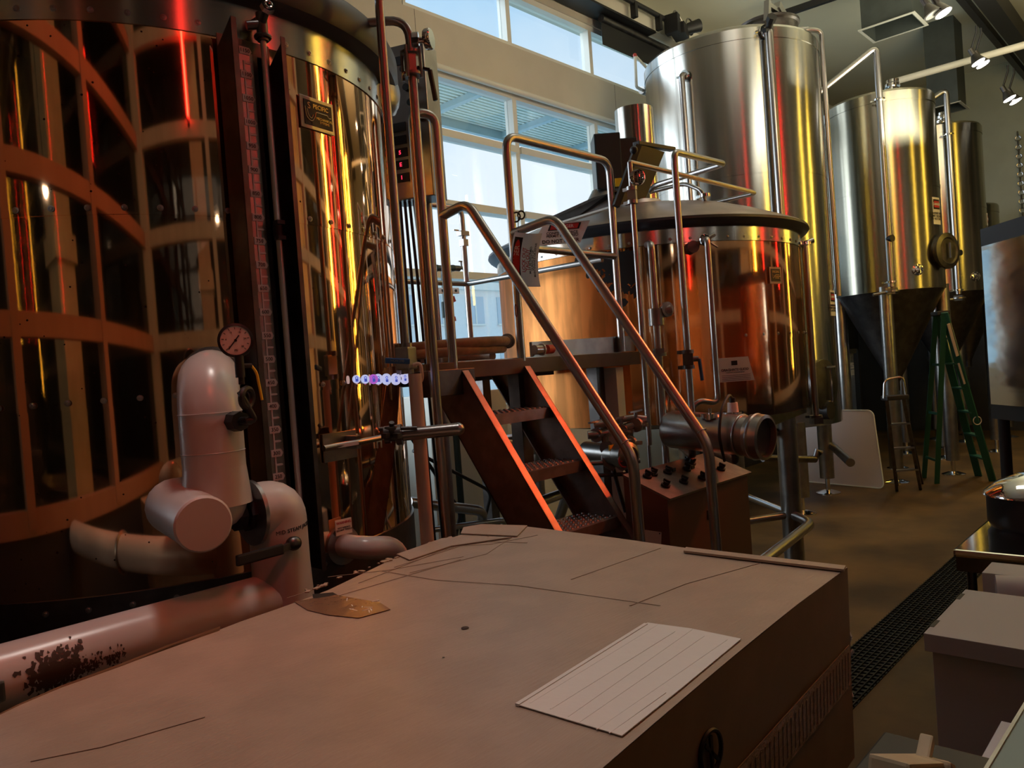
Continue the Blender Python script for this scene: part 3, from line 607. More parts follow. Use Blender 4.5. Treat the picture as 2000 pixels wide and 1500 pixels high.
bm = B(); prism(bm, [onb(1340, 1070, .006), onb(1652, 1104, .006), onb(1648, 1112, .006), onb(1335, 1077, .006)], (0, 0, .006)); obj('folded_lip', bm, 'card', tbx)
# front-left torn flap bowing out
bm = B(); P = [bz(-20, 1412), bz(40, 1382), bz(120, 1347), bz(240, 1302), bz(330, 1266), bz(430, 1230)]
for a, b in zip(P[:-1], P[1:]):
    n = Vector((-(b-a).y, (b-a).x, 0)).normalized()*.012
    prism(bm, [Vector((a.x, a.y, ZB+.004)), Vector((b.x, b.y, ZB+.004)), Vector((b.x+n.x, b.y+n.y, ZB-.03)), Vector((a.x+n.x, a.y+n.y, ZB-.03))], (0, 0, .004))
obj('bent_edge', bm, 'crease', tbx)
# reinforced tape along the right side
sd0, sd1 = Vector((1.87, .707, 0)), Vector((.80, .637, 0))
def sidept(s, z): 
    p = bz(1655, 1105).lerp(bz(1180, 1500), s); k = .985+.015*(z-.87)/.48; q = cen.lerp(Vector((p.x, p.y, 0)), k); q.z = z; return q+Vector((0, -.002, 0))
bm = B(); prism(bm, [sidept(.02, 1.16), sidept(1.0, 1.16), sidept(1.0, 1.06), sidept(.02, 1.06)], (0, -.002, 0)); obj('side_tape', bm, 'tapeold', tbx, 'ribbed clear tape on the side')
bm = B()
for k in range(46):
    s_ = .03+k*.021; bar(bm, sidept(s_, 1.145)-Vector((0, .003, 0)), sidept(s_+.004, 1.075-.01*random.random())-Vector((0, .003, 0)), .006, .001, up=(0, 1, 0))
obj('tape_rib', bm, 'tapeold', tbx)
bm = B(); c_ = sidept(.72, 1.235); torus(bm, c_-Vector((0, .002, 0)), (0, 1, 0), .035, .004, 28, 6); bar(bm, c_+Vector((-.02, -.003, .02)), c_+Vector((.02, -.003, -.02)), .004, .006); bar(bm, c_+Vector((0, -.003, .028)), c_+Vector((0, -.003, -.028)), .004, .008); obj('printed_mark', bm, 'black', tbx)
bm = B()
for k in range(9):
    c_ = sidept(.0, 1.21-.03*k)+Vector((.006+.006*random.random(), .01, 0)); box(bm, c_, (.012, .004, .034), random.random(), rot=Euler((random.random()*.5, random.random(), random.random())).to_matrix())
obj('loose_tape', bm, 'paper', tbx)
# ------------------------------------------------------------------ platform and stairs
EV = 2.877; TX0 = 2.66; TX1 = onY(1018, 690, EV).x
ZP = onY(1020, 698, EV).z
tpf = thing('brewing_platform', 'raised steel platform with steep stairs and pipe handrails', 'platform', (2.9, EV, 0))
bm = B(); bx(bm, 2.64, 4.17, EV+.02, EV+1.35, ZP-.04, ZP); obj('deck', bm, 'satin', tpf)
bm = B(); bx(bm, 2.50, 4.33, EV-.02, EV+.03, ZP-.09, ZP-.005, .003); bx(bm, 2.56, 4.17, EV+.6, EV+.66, ZP-.12, ZP-.04); obj('edge_beam', bm, 'beam', tpf)
bm = B(); bx(bm, 2.44, 2.75, EV-.06, EV+.02, ZP-.17, ZP-.04, .003); obj('corner_bracket', bm, 'darksteel', tpf)
bm = B(); a, b = onY(1036, 668, EV+.04), onY(1240, 655, EV+.04); prism(bm, [Vector((a.x, EV+.03, ZP)), Vector((b.x, EV+.03, ZP)), Vector((b.x, EV+.03, b.z)), Vector((a.x, EV+.03, a.z))], (0, .02, 0)); obj('kick_plate', bm, 'satin', tpf, 'brushed kick plate at the deck edge')
for x, y in ((3.17, EV+.03), (4.05, EV+.15), (2.62, EV+.9), (4.05, EV+1.2)):
    bm = B(); bx(bm, x-.04, x+.04, y-.04, y+.04, 0, ZP-.09); obj('support_post', bm, 'darksteel', tpf)
PR = .024
def vz(x, y, px, py): # z of pixel row at world (x,y)
    d = ray(px, py); return H + d[2]*(math.hypot(x, y)/math.hypot(d[0], d[1]))
ha = []
rise = (ZP)/7; 
def rail(X, post, A, Bp, name, foot):
    A3, B3 = onX(*A, X), onX(*Bp, X)
    s0 = Vector((X, EV-.005, A3.z-.03))
    bm = B(); tube(bm, [s0, Vector((X, A3.y, A3.z)), Vector((X, B3.y, B3.z)), Vector((X, B3.y-.02, foot))], PR, .07, 16)
    torus(bm, Vector((X, B3.y+.03, B3.z+.06)), Vector((X, A3.y, A3.z))-B3, PR, .0025, 20, 6)
    o = obj(name, bm, 'pipe', tpf); return A3, B3
LA = rail(TX0, None, (912, 396), (1236, 893), 'stair_handrail', 0)
RA = rail(TX1, None, (1083, 425), (1383, 868), 'stair_handrail', 0)
dz = 0
# stringers
slope = Vector((0, LA[1].y-LA[0].y, LA[1].z-LA[0].z)).normalized()
for X, sx in ((TX0-.0, 1), (TX1, -1)):
    # front edge through tread nose line
    top_ = Vector((X, EV-.06 if X == TX0 else EV-.06, ZP-.05)); L_ = (ZP-.05)/-slope.z; bot = top_+slope*L_
    nrm = Vector((0, -slope.z, slope.y)); nrm = nrm if nrm.y > 0 else -nrm
    wv = Vector((0, .30, 0))
    bm = B(); prism(bm, [top_, bot, bot+wv, top_+wv], (.006*sx, 0, 0)); 
    prism(bm, [top_, bot, bot+Vector((.045*sx, 0, 0)), top_+Vector((.045*sx, 0, 0))], (0, .008, 0))
    prism(bm, [top_+wv, bot+wv, bot+wv+Vector((.045*sx, 0, 0)), top_+wv+Vector((.045*sx, 0, 0))], (0, -.008, 0))
    obj('stair_stringer', bm, 'stairsteel', tpf)
nose = Vector((0, EV-.06, ZP-.05))
for k in range(1, 7):
    z = ZP-rise*k; t_ = (nose.z-z)/-slope.z; y = nose.y+slope.y*t_
    bm = B(); x0, x1 = TX0+.008, TX1-.008
    bx(bm, x0, x1, y+.02, y+.27, z-.006, z); bx(bm, x0, x1, y+.015, y+.022, z-.055, z); bx(bm, x0, x1, y+.265, y+.27, z-.05, z)
    tr_ = obj('stair_tread', bm, 'stairsteel', tpf)
    bm = B()
    for i in range(12):
        for j in range(5): 
            c_ = Vector((x0+.03+i*(x1-x0-.06)/11, y+.05+j*.045, z)); lathe(bm, [(.011, 0), (.007, .006), (.0045, .006), (.004, .001)], c_, (0, 0, 1), 8)
    obj('tread_grip', bm, 'stairsteel', tr_)
# railings
bm = B(); zt_ = onY(1010, 270, EV).z
p2 = Vector((TX1, EV, ZP-.02)); x3 = onY(1212, 640, EV).x
tube(bm, [p2, Vector((TX1, EV, zt_)), Vector((x3, EV, zt_)), Vector((x3, EV, ZP))], PR, .09, 16)
mz = onY(1130, 494, EV).z; tube(bm, [Vector((TX1, EV, mz)), Vector((x3, EV, mz))], PR*.9)
obj('front_railing', bm, 'pipe', tpf)
bm = B(); zl = onY(835, 222, EV).z; xl = onY(800, 300, EV-.0).x
tube(bm, [Vector((TX0, EV, ZP-.05)), Vector((TX0, EV, zl)), Vector((TX0-.13, EV+.02, zl)), Vector((TX0-.13, EV+.02, ZP-.10))], PR, .06, 16)
mz2 = onY(830, 484, EV).z; obj('left_railing', bm, 'pipe', tpf)
BY = EV+1.32; bpx = onY(915, 600, BY).x
bm = B(); zb1 = onY(905, 408, BY).z; zb2 = onY(915, 555, BY).z
tube(bm, [Vector((bpx-.75, BY, zb1+.0)), Vector((bpx, BY, zb1)), Vector((bpx, BY, ZP))], .021, .07)
tube(bm, [Vector((bpx-.75, BY, zb2)), Vector((bpx, BY, zb2))], .019)
tube(bm, [Vector((bpx, BY, zb2)), Vector((4.12, EV+.08, onY(1200, 509, EV+.08).z))], .019)
cz = onY(910, 457, BY).z; box(bm, (bpx, BY, cz), (.085, .05, .035)); box(bm, (bpx, BY, cz-.07), (.05, .05, .05)); box(bm, (bpx-.07, BY, cz+.02), (.05, .01, .01))
obj('back_railing', bm, 'pipe', tpf)
# hose coil lying on the deck
def coil(name, label, cx, cy, rx, ry, z, r, turns, mt, rot=0, group=None, a0=0):
    pts = []; n = int(turns*26)
    for i in range(n+1):
        a = a0+2*PI*i/26; t_ = i/26
        pts.append(Vector((cx+(rx+.03*math.sin(2.2*a))*math.cos(a), cy+(ry+.02*math.cos(1.7*a))*math.sin(a), z+r+t_*r*1.5)))
    t = thing(name, label, 'hose', (cx, cy, z), group); bm = B(); tube(bm, pts, r, 0, 12); obj('hose_body', bm, mt, t)
    bm = B(); e_ = pts[-1]; d_ = (pts[-1]-pts[-2]).normalized(); cyl(bm, e_, e_+d_*.06, r*1.15); cyl(bm, e_+d_*.05, e_+d_*.075, r*1.6); obj('hose_fitting', bm, 'pipe', t)
coil('hose', 'tan rubber hose coiled on the platform deck', 3.02, EV+.42, .36, .28, ZP, .028, 1.9, 'hose')
coil('hose', 'dark red hose lying behind the tan hose on the platform', 3.38, EV+.98, .20, .16, ZP, .036, 1.0, 'hosered', a0=2)
# tri clamp fittings at kick plate
t = thing('clear_fitting', 'clear sleeve fitting with red band beside the kick plate', 'fitting', onY(1050, 690, EV+.01))
bm = B(); P = onY(1050, 683, EV-.01); cyl(bm, P+Vector((-.03, 0, 0)), P+Vector((.03, 0, 0)), .028); cyl(bm, P+Vector((.03, 0, 0)), P+Vector((.04, 0, 0)), .035); obj('sleeve', bm, 'clear', t)
bm = B(); P2 = onY(1072, 682, EV-.01); cyl(bm, P2+Vector((-.02, 0, 0)), P2+Vector((.03, 0, 0)), .026); obj('red_band', bm, 'redplastic', t)
# danger tag on a string hanging from the front railing
t = thing('danger_tag', 'curled white danger lock out tag hanging on a string from the railing', 'tag', onY(1012, 450, EV-.05))
cs = [onY(1018, 455, EV-.07), onY(1052, 468, EV-.07), onY(1042, 562, EV-.07), onY(1000, 530, EV-.07)]
O_ = onY(1024, 508, EV-.08); rt = (onY(1044, 470, EV-.08)-onY(1015, 455, EV-.08)).normalized()
ux = (onY(1016, 455, EV-.08)-onY(1016, 545, EV-.08)).normalized()
ux = (Vector((0, 0, 1))+Vector((.10, 0, 0))).normalized(); rt = (Vector((_R0[0], _R0[1], -.10))).normalized(); ux = Vector((_R0[0]*.10, _R0[1]*.10, 1)).normalized(); nn = Vector((-_F0[0], -_F0[1], 0))
w_, h_ = .15, .285
def tagpt(x, y): return O_+rt*(x+.9*y*y)+ux*y+nn*(.8*(x-.02)**2*6+.02*math.sin(y*9))
bm = B(); g_ = [[bm.verts.new(tagpt(-w_/2+w_*i/8, -h_/2+h_*j/12)) for i in range(9)] for j in range(13)]
for j in range(12):
    for i in range(8): f = bm.faces.new((g_[j][i], g_[j][i+1], g_[j+1][i+1], g_[j+1][i])); f.smooth = True
bmesh.ops.solidify(bm, geom=bm.faces[:], thickness=.0012); obj('tag_card', bm, 'signwhite', t)
def tagmap(tb, dz): # text reading upward along the tag
    return lambda co: tagpt(-(co.y), (co.x))+nn*(dz+co.z)
bm = B(); b2 = bmesh.new(); bx(b2, -.118, .118, .022, .066, 0, .001); bmesh.ops.subdivide_edges(b2, edges=b2.edges[:], cuts=7, use_grid_fill=True); join(bm, b2, tagmap(None, .0022)); obj('tag_header', bm, 'black', t)
b2 = bmesh.new(); bm = B(); vs_ = [b2.verts.new((.105*math.cos(2*PI*k/28), .044+.019*math.sin(2*PI*k/28), 0)) for k in range(28)]; b2.faces.new(vs_); bmesh.ops.solidify(b2, geom=b2.faces[:], thickness=.0008); join(bm, b2, tagmap(None, .0046)); obj('tag_oval', bm, 'red', t)
bm = B(); b2 = textbm('DANGER', .036, bold=.02); 
for v_ in b2.verts: v_.co.y += .044
join(bm, b2, tagmap(None, .0062)); obj('tag_heading', bm, 'signwhite', t)
bm = B(); b2 = textbm('LOCK OUT\nTAG OUT', .026, bold=.02, lsp=.8)
for v_ in b2.verts: v_.co.y += -.008
join(bm, b2, tagmap(None, .0032)); obj('tag_subheading', bm, 'red', t)
bm = B(); b2 = textbm('MUST BE PERFORMED\nDURING SET UP,\nMAINTENANCE OR REPAIR', .0150, bold=.015, lsp=.8)
for v_ in b2.verts: v_.co.y += -.044
join(bm, b2, tagmap(None, .0032)); obj('tag_lettering', bm, 'black', t)
bm = B(); tube(bm, [onY(1012, 420, EV-.03), onY(1012, 456, EV-.07)], .0025, seg=6); torus(bm, onY(1018, 420, EV-.03), (.3, 1, .2), .022, .005, 20, 6); torus(bm, onY(1008, 424, EV-.03), (1, .2, 0), .026, .005, 20, 6); obj('knot', bm, 'rubber', t)
t = thing('carabiner', 'small dark red carabiner dangling on a thin cord below the danger tag', 'clip', onY(1008, 605, EV-.05))
bm = B(); P = onY(1008, 605, EV-.05); tube(bm, [P+Vector((0, 0, .03)), P+Vector((.008, 0, .02)), P+Vector((.008, 0, -.03)), P+Vector((0, 0, -.038)), P+Vector((-.008, 0, -.03)), P+Vector((-.008, 0, .02)), P+Vector((0, 0, .03))], .003, .006, 6); obj('clip_body', bm, 'hosered', t)
bm = B(); tube(bm, [P+Vector((0, 0, .03)), onY(1005, 545, EV-.03)], .0015, seg=5); obj('cord', bm, 'yellow', t)
# ------------------------------------------------------------------ vertical process pipes left of the stairs
t = thing('steam_riser', 'slim vertical steel pipe ending in a blue handled valve and beige tube', 'pipe', at(790, 700, 3.05))
DP = 3.05
bz0 = at(793, 690, DP); topP = at(738, -30, DP); 
def vert(px, py, D, z0, z1=None):  # vertical line through pixel
    P = at(px, py, D); return Vector((P.x, P.y, z0)), P
P = at(778, 500, DP); zt2 = at(738, -40, DP).z; zv = at(795, 700, DP).z
bm = B(); tube(bm, [Vector((P.x, P.y, zv)), Vector((P.x, P.y, CEIL))], .0175, 0, 14); obj('upper_pipe', bm, 'pipe', t)
bm = B(); Q = Vector((P.x, P.y, zv)); box(bm, Q, (.075, .06, .09), .4, bev=.006); clamp(bm, Q+Vector((0, 0, .05)), (0, 0, 1), .018); clamp(bm, Q-Vector((0, 0, .05)), (0, 0, 1), .018); obj('ball_valve', bm, 'satin', t)
bm = B(); h0 = at(800, 706, DP-.06); h1 = at(752, 704, DP-.10); bar(bm, h0, h1, .018, .022, bev=.005); hb = obj('valve_handle', bm, 'blue', t)
bm = B(); d_ = (h0-h1).normalized(); c_ = h0.lerp(h1, .5); n_ = Vector((-c_.x, -c_.y, 0)).normalized(); place_text(bm, 'HON 290', .013, c_+n_*.0105, d_, (0, 0, 1)); obj('handle_lettering', bm, 'satin', hb)
bm = B(); tube(bm, [Vector((P.x+.005, P.y-.02, zv-.03)), Vector((P.x+.03, P.y-.05, zv-.02)), Vector((P.x+.035, P.y-.05, zv-.09)), Vector((P.x+.012, P.y-.02, zv-.12))], .007, .02, 8); obj('bleed_hose', bm, 'beige', t)
bm = B(); L0 = at(810, 730, DP-.03); cyl(bm, (L0.x, L0.y, L0.z), (L0.x, L0.y, .0), .0265, .0265); obj('beige_tube', bm, 'beige', t)
# bent riser with dial and clamp
t = thing('vent_riser', 'bent steel riser with clamp and dial running up past the lid', 'pipe', at(805, 300, 3.3))
D2 = 3.25; P = at(817, 300, D2); ztp = at(790, 40, D2).z; lft = at(680, -5, D2)
bm = B(); tube(bm, [Vector((P.x, P.y, 0)), Vector((P.x, P.y, ztp)), Vector((lft.x, lft.y, ztp+.0)), Vector((lft.x-.6, lft.y+.5, ztp+.02))], .0185, .09, 14); obj('riser_pipe', bm, 'pipe', t)
bm = B(); q = Vector((P.x, P.y, at(797, 127, D2).z))
for zz in (-.045, .045): cyl(bm, q+Vector((0, 0, zz-.006)), q+Vector((0, 0, zz+.006)), .042)
cyl(bm, q-Vector((0, 0, .04)), q+Vector((0, 0, .04)), .03, seg=6)
for k in range(4): a = k*PI/2+.4; o_ = Vector((.042*math.cos(a), .042*math.sin(a), 0)); cyl(bm, q+o_-Vector((0, 0, .065)), q+o_+Vector((0, 0, .065)), .007, seg=8)
obj('flanged_valve', bm, 'satin', t)
bm = B(); r_ = Vector((_R0[0], _R0[1], 0)); vw = Vector((-_F0[0], -_F0[1], 0)); h0 = q+r_*.075+Vector((0, 0, -.03)); bar(bm, h0, q+r_*.09+Vector((0, 0, -.16)), .02, .014, bev=.004); bar(bm, q+Vector((0, 0, -.01)), h0, .012, .012); obj('valve_handle', bm, 'plastic', t)
bm = B(); q2 = Vector((P.x, P.y, at(800, 82, D2).z)); cyl(bm, q2, q2+r_*.07, .013); cyl(bm, q2+r_*.012, q2+r_*.038, .034, seg=10); obj('side_clamp', bm, 'chrome', t)
bm = B(); lathe(bm, [(0, 0), (.04, 0), (.044, .006), (.044, .026), (.04, .03), (0, .03)], q2+r_*.065, r_+vw*.25, 30); obj('dial_housing', bm, 'chrome', t)
# pipe elbow arm crossing low in front of the posts
t = thing('transfer_pipe', 'capped horizontal steel pipe leaving the big copper tank low at right', 'pipe', at(850, 845, 2.95))
a, b = at(775, 850, 3.0), at(895, 838, 3.0)
bm = B(); tube(bm, [a, b], .025, 0, 18); ball(bm, b, .025); obj('pipe_run', bm, 'pipe', t)
bm = B(); box(bm, at(768, 846, 2.98), (.06, .05, .06), .5, bev=.008); clamp(bm, at(780, 849, 2.98), (b-a), .026); clamp(bm, at(757, 849, 2.98), (b-a), .022); cyl(bm, at(765, 846, 2.98), at(765, 825, 2.95), .01); cyl(bm, at(740, 838, 2.97), at(815, 836, 2.97), .008); obj('butterfly_valve', bm, 'darksteel', t)
# thermostat panel
t = thing('temperature_controller', 'tall grey temperature control panel with small red digital displays', 'panel', at(810, 250, 4.6))
D3 = 4.5; C0 = at(807, 250, D3); zt3 = at(795, 100, D3).z; zb3 = at(830, 392, D3).z
yw = YAW-.35; rot = Matrix.Rotation(yw-PI/2, 3, 'Z'); rv = Vector((math.sin(yw), -math.cos(yw), 0)); nv = Vector((-math.cos(yw), -math.sin(yw), 0))
bm = B(); box(bm, (C0.x, C0.y, (zt3+zb3)/2), (.29, .18, zt3-zb3), rot=rot, bev=.006); obj('enclosure', bm, 'satin', t)
C0f = Vector((C0.x, C0.y, 0))+nv*.092
for i, py in enumerate((130, 255, 280, 304, 327, 352)):
    z = at(797, py, D3).z; c_ = C0f+rv*-.045; c_.z = z
    bm = B(); box(bm, c_, (.085, .006, .05), rot=rot); d_ = obj('display', bm, 'black', t)
    if i > 2:
        bm = B(); place_text(bm, ['', '', '', '5', 'E', '1'][i], .032, c_+nv*.004+rv*-.005, rv, (0, 0, 1), bold=.01); obj('digit', bm, 'led', d_)
for py, pxr, mt_ in ((185, .03, 'rubber'), (215, .05, 'greenpipe'), (245, .1, 'rubber'), (150, .02, 'rubber')):
    z = at(800, py, D3).z; c_ = C0f+rv*pxr; c_.z = z; bm = B(); cyl(bm, c_, c_+nv*.03, .02); obj('knob', bm, mt_, t)
bm = B(); zc_ = zb3
for k in range(4): q = C0f+rv*(-.10+.03*k)-nv*.05; tube(bm, [Vector((q.x, q.y, zc_+.02)), Vector((q.x+.01*k, q.y, zc_-.5)), Vector((q.x+.05+.04*k, q.y+.05, .0))], .009, 0, 8)
obj('cable', bm, 'rubber', t)
bm = B(); q = C0f-nv*.20; cyl(bm, (q.x, q.y, 0), (q.x, q.y, zt3-.1), .03); obj('mounting_post', bm, 'satin', t)
# round steel disc lid behind the risers
t = thing('steel_dish', 'round polished steel dish cover behind the risers at the lid edge', 'dish', at(760, 185, 3.9))
c_ = at(752, 172, 3.7); bm = B(); lathe(bm, [(0, .05), (.07, .045), (.11, .02), (.125, 0), (.132, -.004), (.132, -.012), (0, -.012)], c_, Vector((.45, -.9, .15)), 40); obj('dish_cover', bm, 'satin', t)
# two taps on green pipes
for i, (px, lab_) in enumerate(((838, 'dark green standpipe tap nearest the stair posts behind the railing'), (872, 'dark green standpipe with red valve handle and brass spigot behind the railing'))):
    YY = EV+1.9+.25*i; P = onY(px, 600, YY); t = thing('standpipe', lab_, 'pipe', (P.x, YY, 0), 'standpipes behind the platform'); t.pop('group') if False else None
    zz = onY(px, 525, YY).z; bm = B(); tube(bm, [Vector((P.x, YY, .0)), Vector((P.x, YY, zz)), Vector((P.x+.12, YY, zz+.01))], .03, .06, 12)
    z5 = onY(px, 605, YY).z; cyl(bm, (P.x, YY, z5-.07), (P.x, YY, z5+.07), .045, seg=8); obj('pipe', bm, 'greenpipe', t)
    bm = B(); q = Vector((P.x+.12, YY, zz+.01)); cyl(bm, q, q+Vector((.07, 0, 0)), .026); tube(bm, [q+Vector((.06, 0, 0)), q+Vector((.12, 0, .01)), q+Vector((.15, 0, -.03))], .015, .03, 8); cyl(bm, q+Vector((.1, 0, 0)), q+Vector((.1, 0, .06)), .007); bar(bm, q+Vector((.07, 0, .065)), q+Vector((.13, 0, .065)), .012, .01); obj('spigot', bm, 'darksteel', t)
    if i: bm = B(); bar(bm, (P.x+.06, YY, z5+.085), (P.x+.10, YY, z5+.10), .03, .05); bar(bm, (P.x+.06, YY, z5-.085), (P.x+.09, YY, z5-.08), .03, .04); cyl(bm, (P.x, YY, z5), (P.x+.07, YY, z5), .015); obj('valve_lever', bm, 'redplastic', t)
    bm = B(); z6 = onY(px, 650, YY).z; bar(bm, (P.x, YY-.031, z6-.15), (P.x, YY-.031, z6+.12), .025, .002, up=(0, 1, 0)); obj('pipe_marker', bm, 'yellow' if not i else 'darksteel', t)
t = thing('pipe_strut', 'slotted strut holding the two green standpipes', 'bracket', onY(860, 570, EV+1.85))
bm = B(); a, b = onY(830, 568, EV+1.86), onY(895, 568, EV+1.86); bar(bm, a, b, .02, .05); obj('strut', bm, 'satin', t)
bm = B()
for k in range(5): q = a.lerp(b, .1+.2*k); cyl(bm, q-Vector((0, .011, 0)), q-Vector((0, .013, 0)), .012)
obj('slot', bm, 'black', t)
# back-lit white cabinet under the platform and misc piping below the deck
t = thing('electrical_cabinet', 'pale grey cabinet seen under the platform behind the stairs', 'cabinet', (4.6, 5.2, 0))
bm = B(); a = onY(880, 800, 5.1).x; b = onY(990, 800, 5.1).x; bx(bm, a-.25, b, 5.1, 5.5, .15, 1.72, .01); obj('cabinet_body', bm, 'frame', t)
bm = B(); c_ = onY(943, 741, 5.09); box(bm, c_, (.12, .006, .025)); obj('cabinet_label', bm, 'greenpipe', t)
bm = B(); bx(bm, a-.2, b-.05, 5.12, 5.48, 0, .15); obj('plinth', bm, 'black', t)
t = thing('floor_pipes', 'steel pipes running low under the platform behind the stairs', 'pipe', (3.3, EV+.9, .5))
for (a, b, r_, mt_) in (((835, 985), (945, 998), .035, 'pipe'), ((985, 872), (1060, 875), .05, 'pipe'), ((880, 1030), (990, 1015), .02, 'pipe'), ((1040, 985), (1110, 960), .04, 'pipe'), ((820, 880), (900, 1000), .012, 'rubber'), ((845, 900), (960, 960), .012, 'rubber')):
    bm = B(); P0, P1 = onY(*a, EV+.9), onY(*b, EV+.9); tube(bm, [P0-(P1-P0)*.3, P0, P1, P1+Vector((.1, .2, -.25))], r_, .08, 12); obj('pipe_run' if mt_ == 'pipe' else 'cable_run', bm, mt_, t)
t = thing('junction_box', 'grey box with small switch behind the stair treads', 'box', onY(1010, 855, EV+1.0))
bm = B(); a, b = onY(982, 870, EV+1.0), onY(1045, 845, EV+1.0); bx(bm, a.x, b.x, EV+1.0, EV+1.15, a.z-.02, b.z, .005); obj('enclosure', bm, 'satin', t)
bm = B(); box(bm, onY(1010, 858, EV+.99), (.04, .01, .06)); obj('switch', bm, 'signwhite', t)
# ------------------------------------------------------------------ lower copper kettle with domed lid
C2 = (5.409, 3.466); R2 = 1.2
tk = thing('kettle_tank', 'wide copper kettle under a domed steel lid with chimney stack', 'tank', (C2[0], C2[1], 0))
zrim = onC(1400, 470, C2, R2).z; zbot = onC(1400, 822, C2, R2).z; zs = onC(1400, 667, C2, R2).z; zrt = zrim+.10
aW = math.atan2(onC(1222, 600, C2, R2).y-C2[1], onC(1222, 600, C2, R2).x-C2[0])
def shell(bm, R, z0, z1, a0, a1, C=C2, n=90):
    rs = [[bm.verts.new((C[0]+R*math.cos(a0+(a1-a0)*i/n), C[1]+R*math.sin(a0+(a1-a0)*i/n), z)) for i in range(n+1)] for z in (z0, z1)]
    for i in range(n): f = bm.faces.new((rs[0][i], rs[0][i+1], rs[1][i+1], rs[1][i])); f.smooth = True
# polished right hand cladding and weathered window side cladding
for (z0, z1) in ((zbot, zs), (zs, zrim)):
    rr_ = R2-(.003 if z0 == zbot else 0)
    bm = B(); shell(bm, rr_, z0, z1, aW, aW+math.radians(230)); bmesh.ops.solidify(bm, geom=bm.faces[:], thickness=.004); obj('copper_cladding', bm, 'copper2', tk)
    bm = B(); shell(bm, rr_, z0, z1, aW-math.radians(130), aW); bmesh.ops.solidify(bm, geom=bm.faces[:], thickness=.004); obj('copper_cladding', bm, 'patina', tk, 'weathered dull copper cladding on the window side')
bm = B(); lathe(bm, [(R2+.002, zrim-.003), (R2+.006, zrim), (R2+.006, zrt), (R2-.02, zrt)], (*C2, 0), seg=96); obj('rim_band', bm, 'steel', tk, 'riveted steel band')
bolts(tk, C2, R2+.007, zrim+.025, -190, -40, 6.4); bolts(tk, C2, R2+.003, zs+.03, -115, -60, 7.5)
a_ = aW-.03; 
for k in range(8): 
    n = Vector((math.cos(a_), math.sin(a_), 0)); o = bpy.data.objects.new('rivet', bolt_me); COL.objects.link(o); o.parent = tk; o.location = Vector((C2[0], C2[1], zs+.1+.08*k))+n*(R2+.001)-OFF[tk.name]; o.rotation_euler = n.to_track_quat('Z', 'Y').to_euler()
# scorch residue at the rim by the railing
bm = B()
for k in range(620):
    px = 1212+random.gauss(0, 26); py = 496+abs(random.gauss(0, 30))*(1 if px > 1185 else .7)
    if px > 1243 or px < 1110: continue
    P = onC(px, py, C2, R2); n = Vector((P.x-C2[0], P.y-C2[1], 0)).normalized(); tt = Vector((-n.y, n.x, 0)); P = P+n*(.0028+.0006*random.random()); s_ = random.uniform(.006, .026); vt = []
    for i in range(6): aa = 2*PI*i/6; q = s_*random.uniform(.5, 1.3); vt.append(bm.verts.new(P+tt*q*math.cos(aa)+Vector((0, 0, q*math.sin(aa)*1.3))))
    bm.faces.new(vt)
obj('scorch_residue', bm, 'burn', tk)
RL = 1.275; zl0 = zrt-.005
bm = B(); lathe(bm, [(R2-.03, zl0), (R2+.02, zl0+.002), (RL-.01, zl0+.035), (RL, zl0+.05), (RL-.006, zl0+.07)], (*C2, 0), seg=110); obj('lid_rim', bm, 'underlid', tk, 'dark underside and edge of the lid')
zap = onC(1380, 392, C2, .45).z
bm = B(); lathe(bm, [(RL-.004, zl0+.068), (RL-.03, zl0+.085), (1.12, zl0+.14), (.95, zl0+.21), (.75, zl0+.28), (.5, zl0+.335), (.3, zl0+.36), (.2, zl0+.375), (.17, zl0+.43)], (*C2, 0), seg=110); obj('lid', bm, 'lidsteel', tk, 'dull reddish domed steel lid')
cs0 = at(1246, 300, C2[0]*_F[0]+C2[1]*_F[1]); zst = onC(1246, 203, C2, .15).z
bm = B(); lathe(bm, [(.155, zl0+.37), (.155, zst), (.145, zst), (.145, zst-.1)], (*C2, 0), seg=48); obj('chimney_stack', bm, 'steel', tk, 'brushed steel chimney stack')
# open hatch flap and hatch collar
vwd = 5.15
def pq(px, py, D): return at(px, py, D)
bm = B(); poly = [pq(1248, 281, 5.0), pq(1298, 297, 5.25), pq(1262, 385, 5.2), pq(1205, 402, 4.95)]
n_ = (poly[1]-poly[0]).cross(poly[2]-poly[0]).normalized(); prism(bm, poly, n_*.03); 
bar(bm, pq(1242, 280, 5.0), pq(1314, 292, 5.35), .05, .025, bev=.004); bar(bm, pq(1246, 284, 4.98), pq(1203, 403, 4.92), .03, .04)
obj('hatch_flap', bm, 'rubber', tk, 'dark steel hatch flap standing open')
bm = B(); ball(bm, pq(1238, 293, 4.95), .026); obj('hatch_knob', bm, 'rubber', tk)
bm = B(); poly = [pq(1068, 432, 5.3), pq(1188, 378, 5.0), pq(1214, 372, 5.0), pq(1218, 398, 5.0), pq(1110, 436, 5.25)]; prism(bm, poly, (0, .12, .0)); obj('hatch_door', bm, 'darksteel', tk, 'long dark lifted lid door')
bm = B(); bar(bm, pq(1062, 446, 5.3), pq(1205, 402, 5.0), .05, .012); obj('hatch_edge', bm, 'frame', tk, 'pale edge strip')
t3 = B(); m0 = at(1185, 322, 5.9); box(t3, m0, (.24, .2, .42), YAW, bev=.01); box(t3, m0+Vector((.12, -.1, -.0)), (.16, .16, .36), YAW, bev=.01); mo = obj('agitator_motor', t3, 'greenpipe', tk, 'dark green agitator motor')
bm = B(); box(bm, at(1208, 356, 5.7), (.01, .05, .06), YAW); obj('motor_sticker', bm, 'yellow', mo)
bm = B(); cyl(bm, at(1182, 375, 5.9), at(1180, 400, 5.9), .1, .14); obj('motor_mount', bm, 'satin', tk)
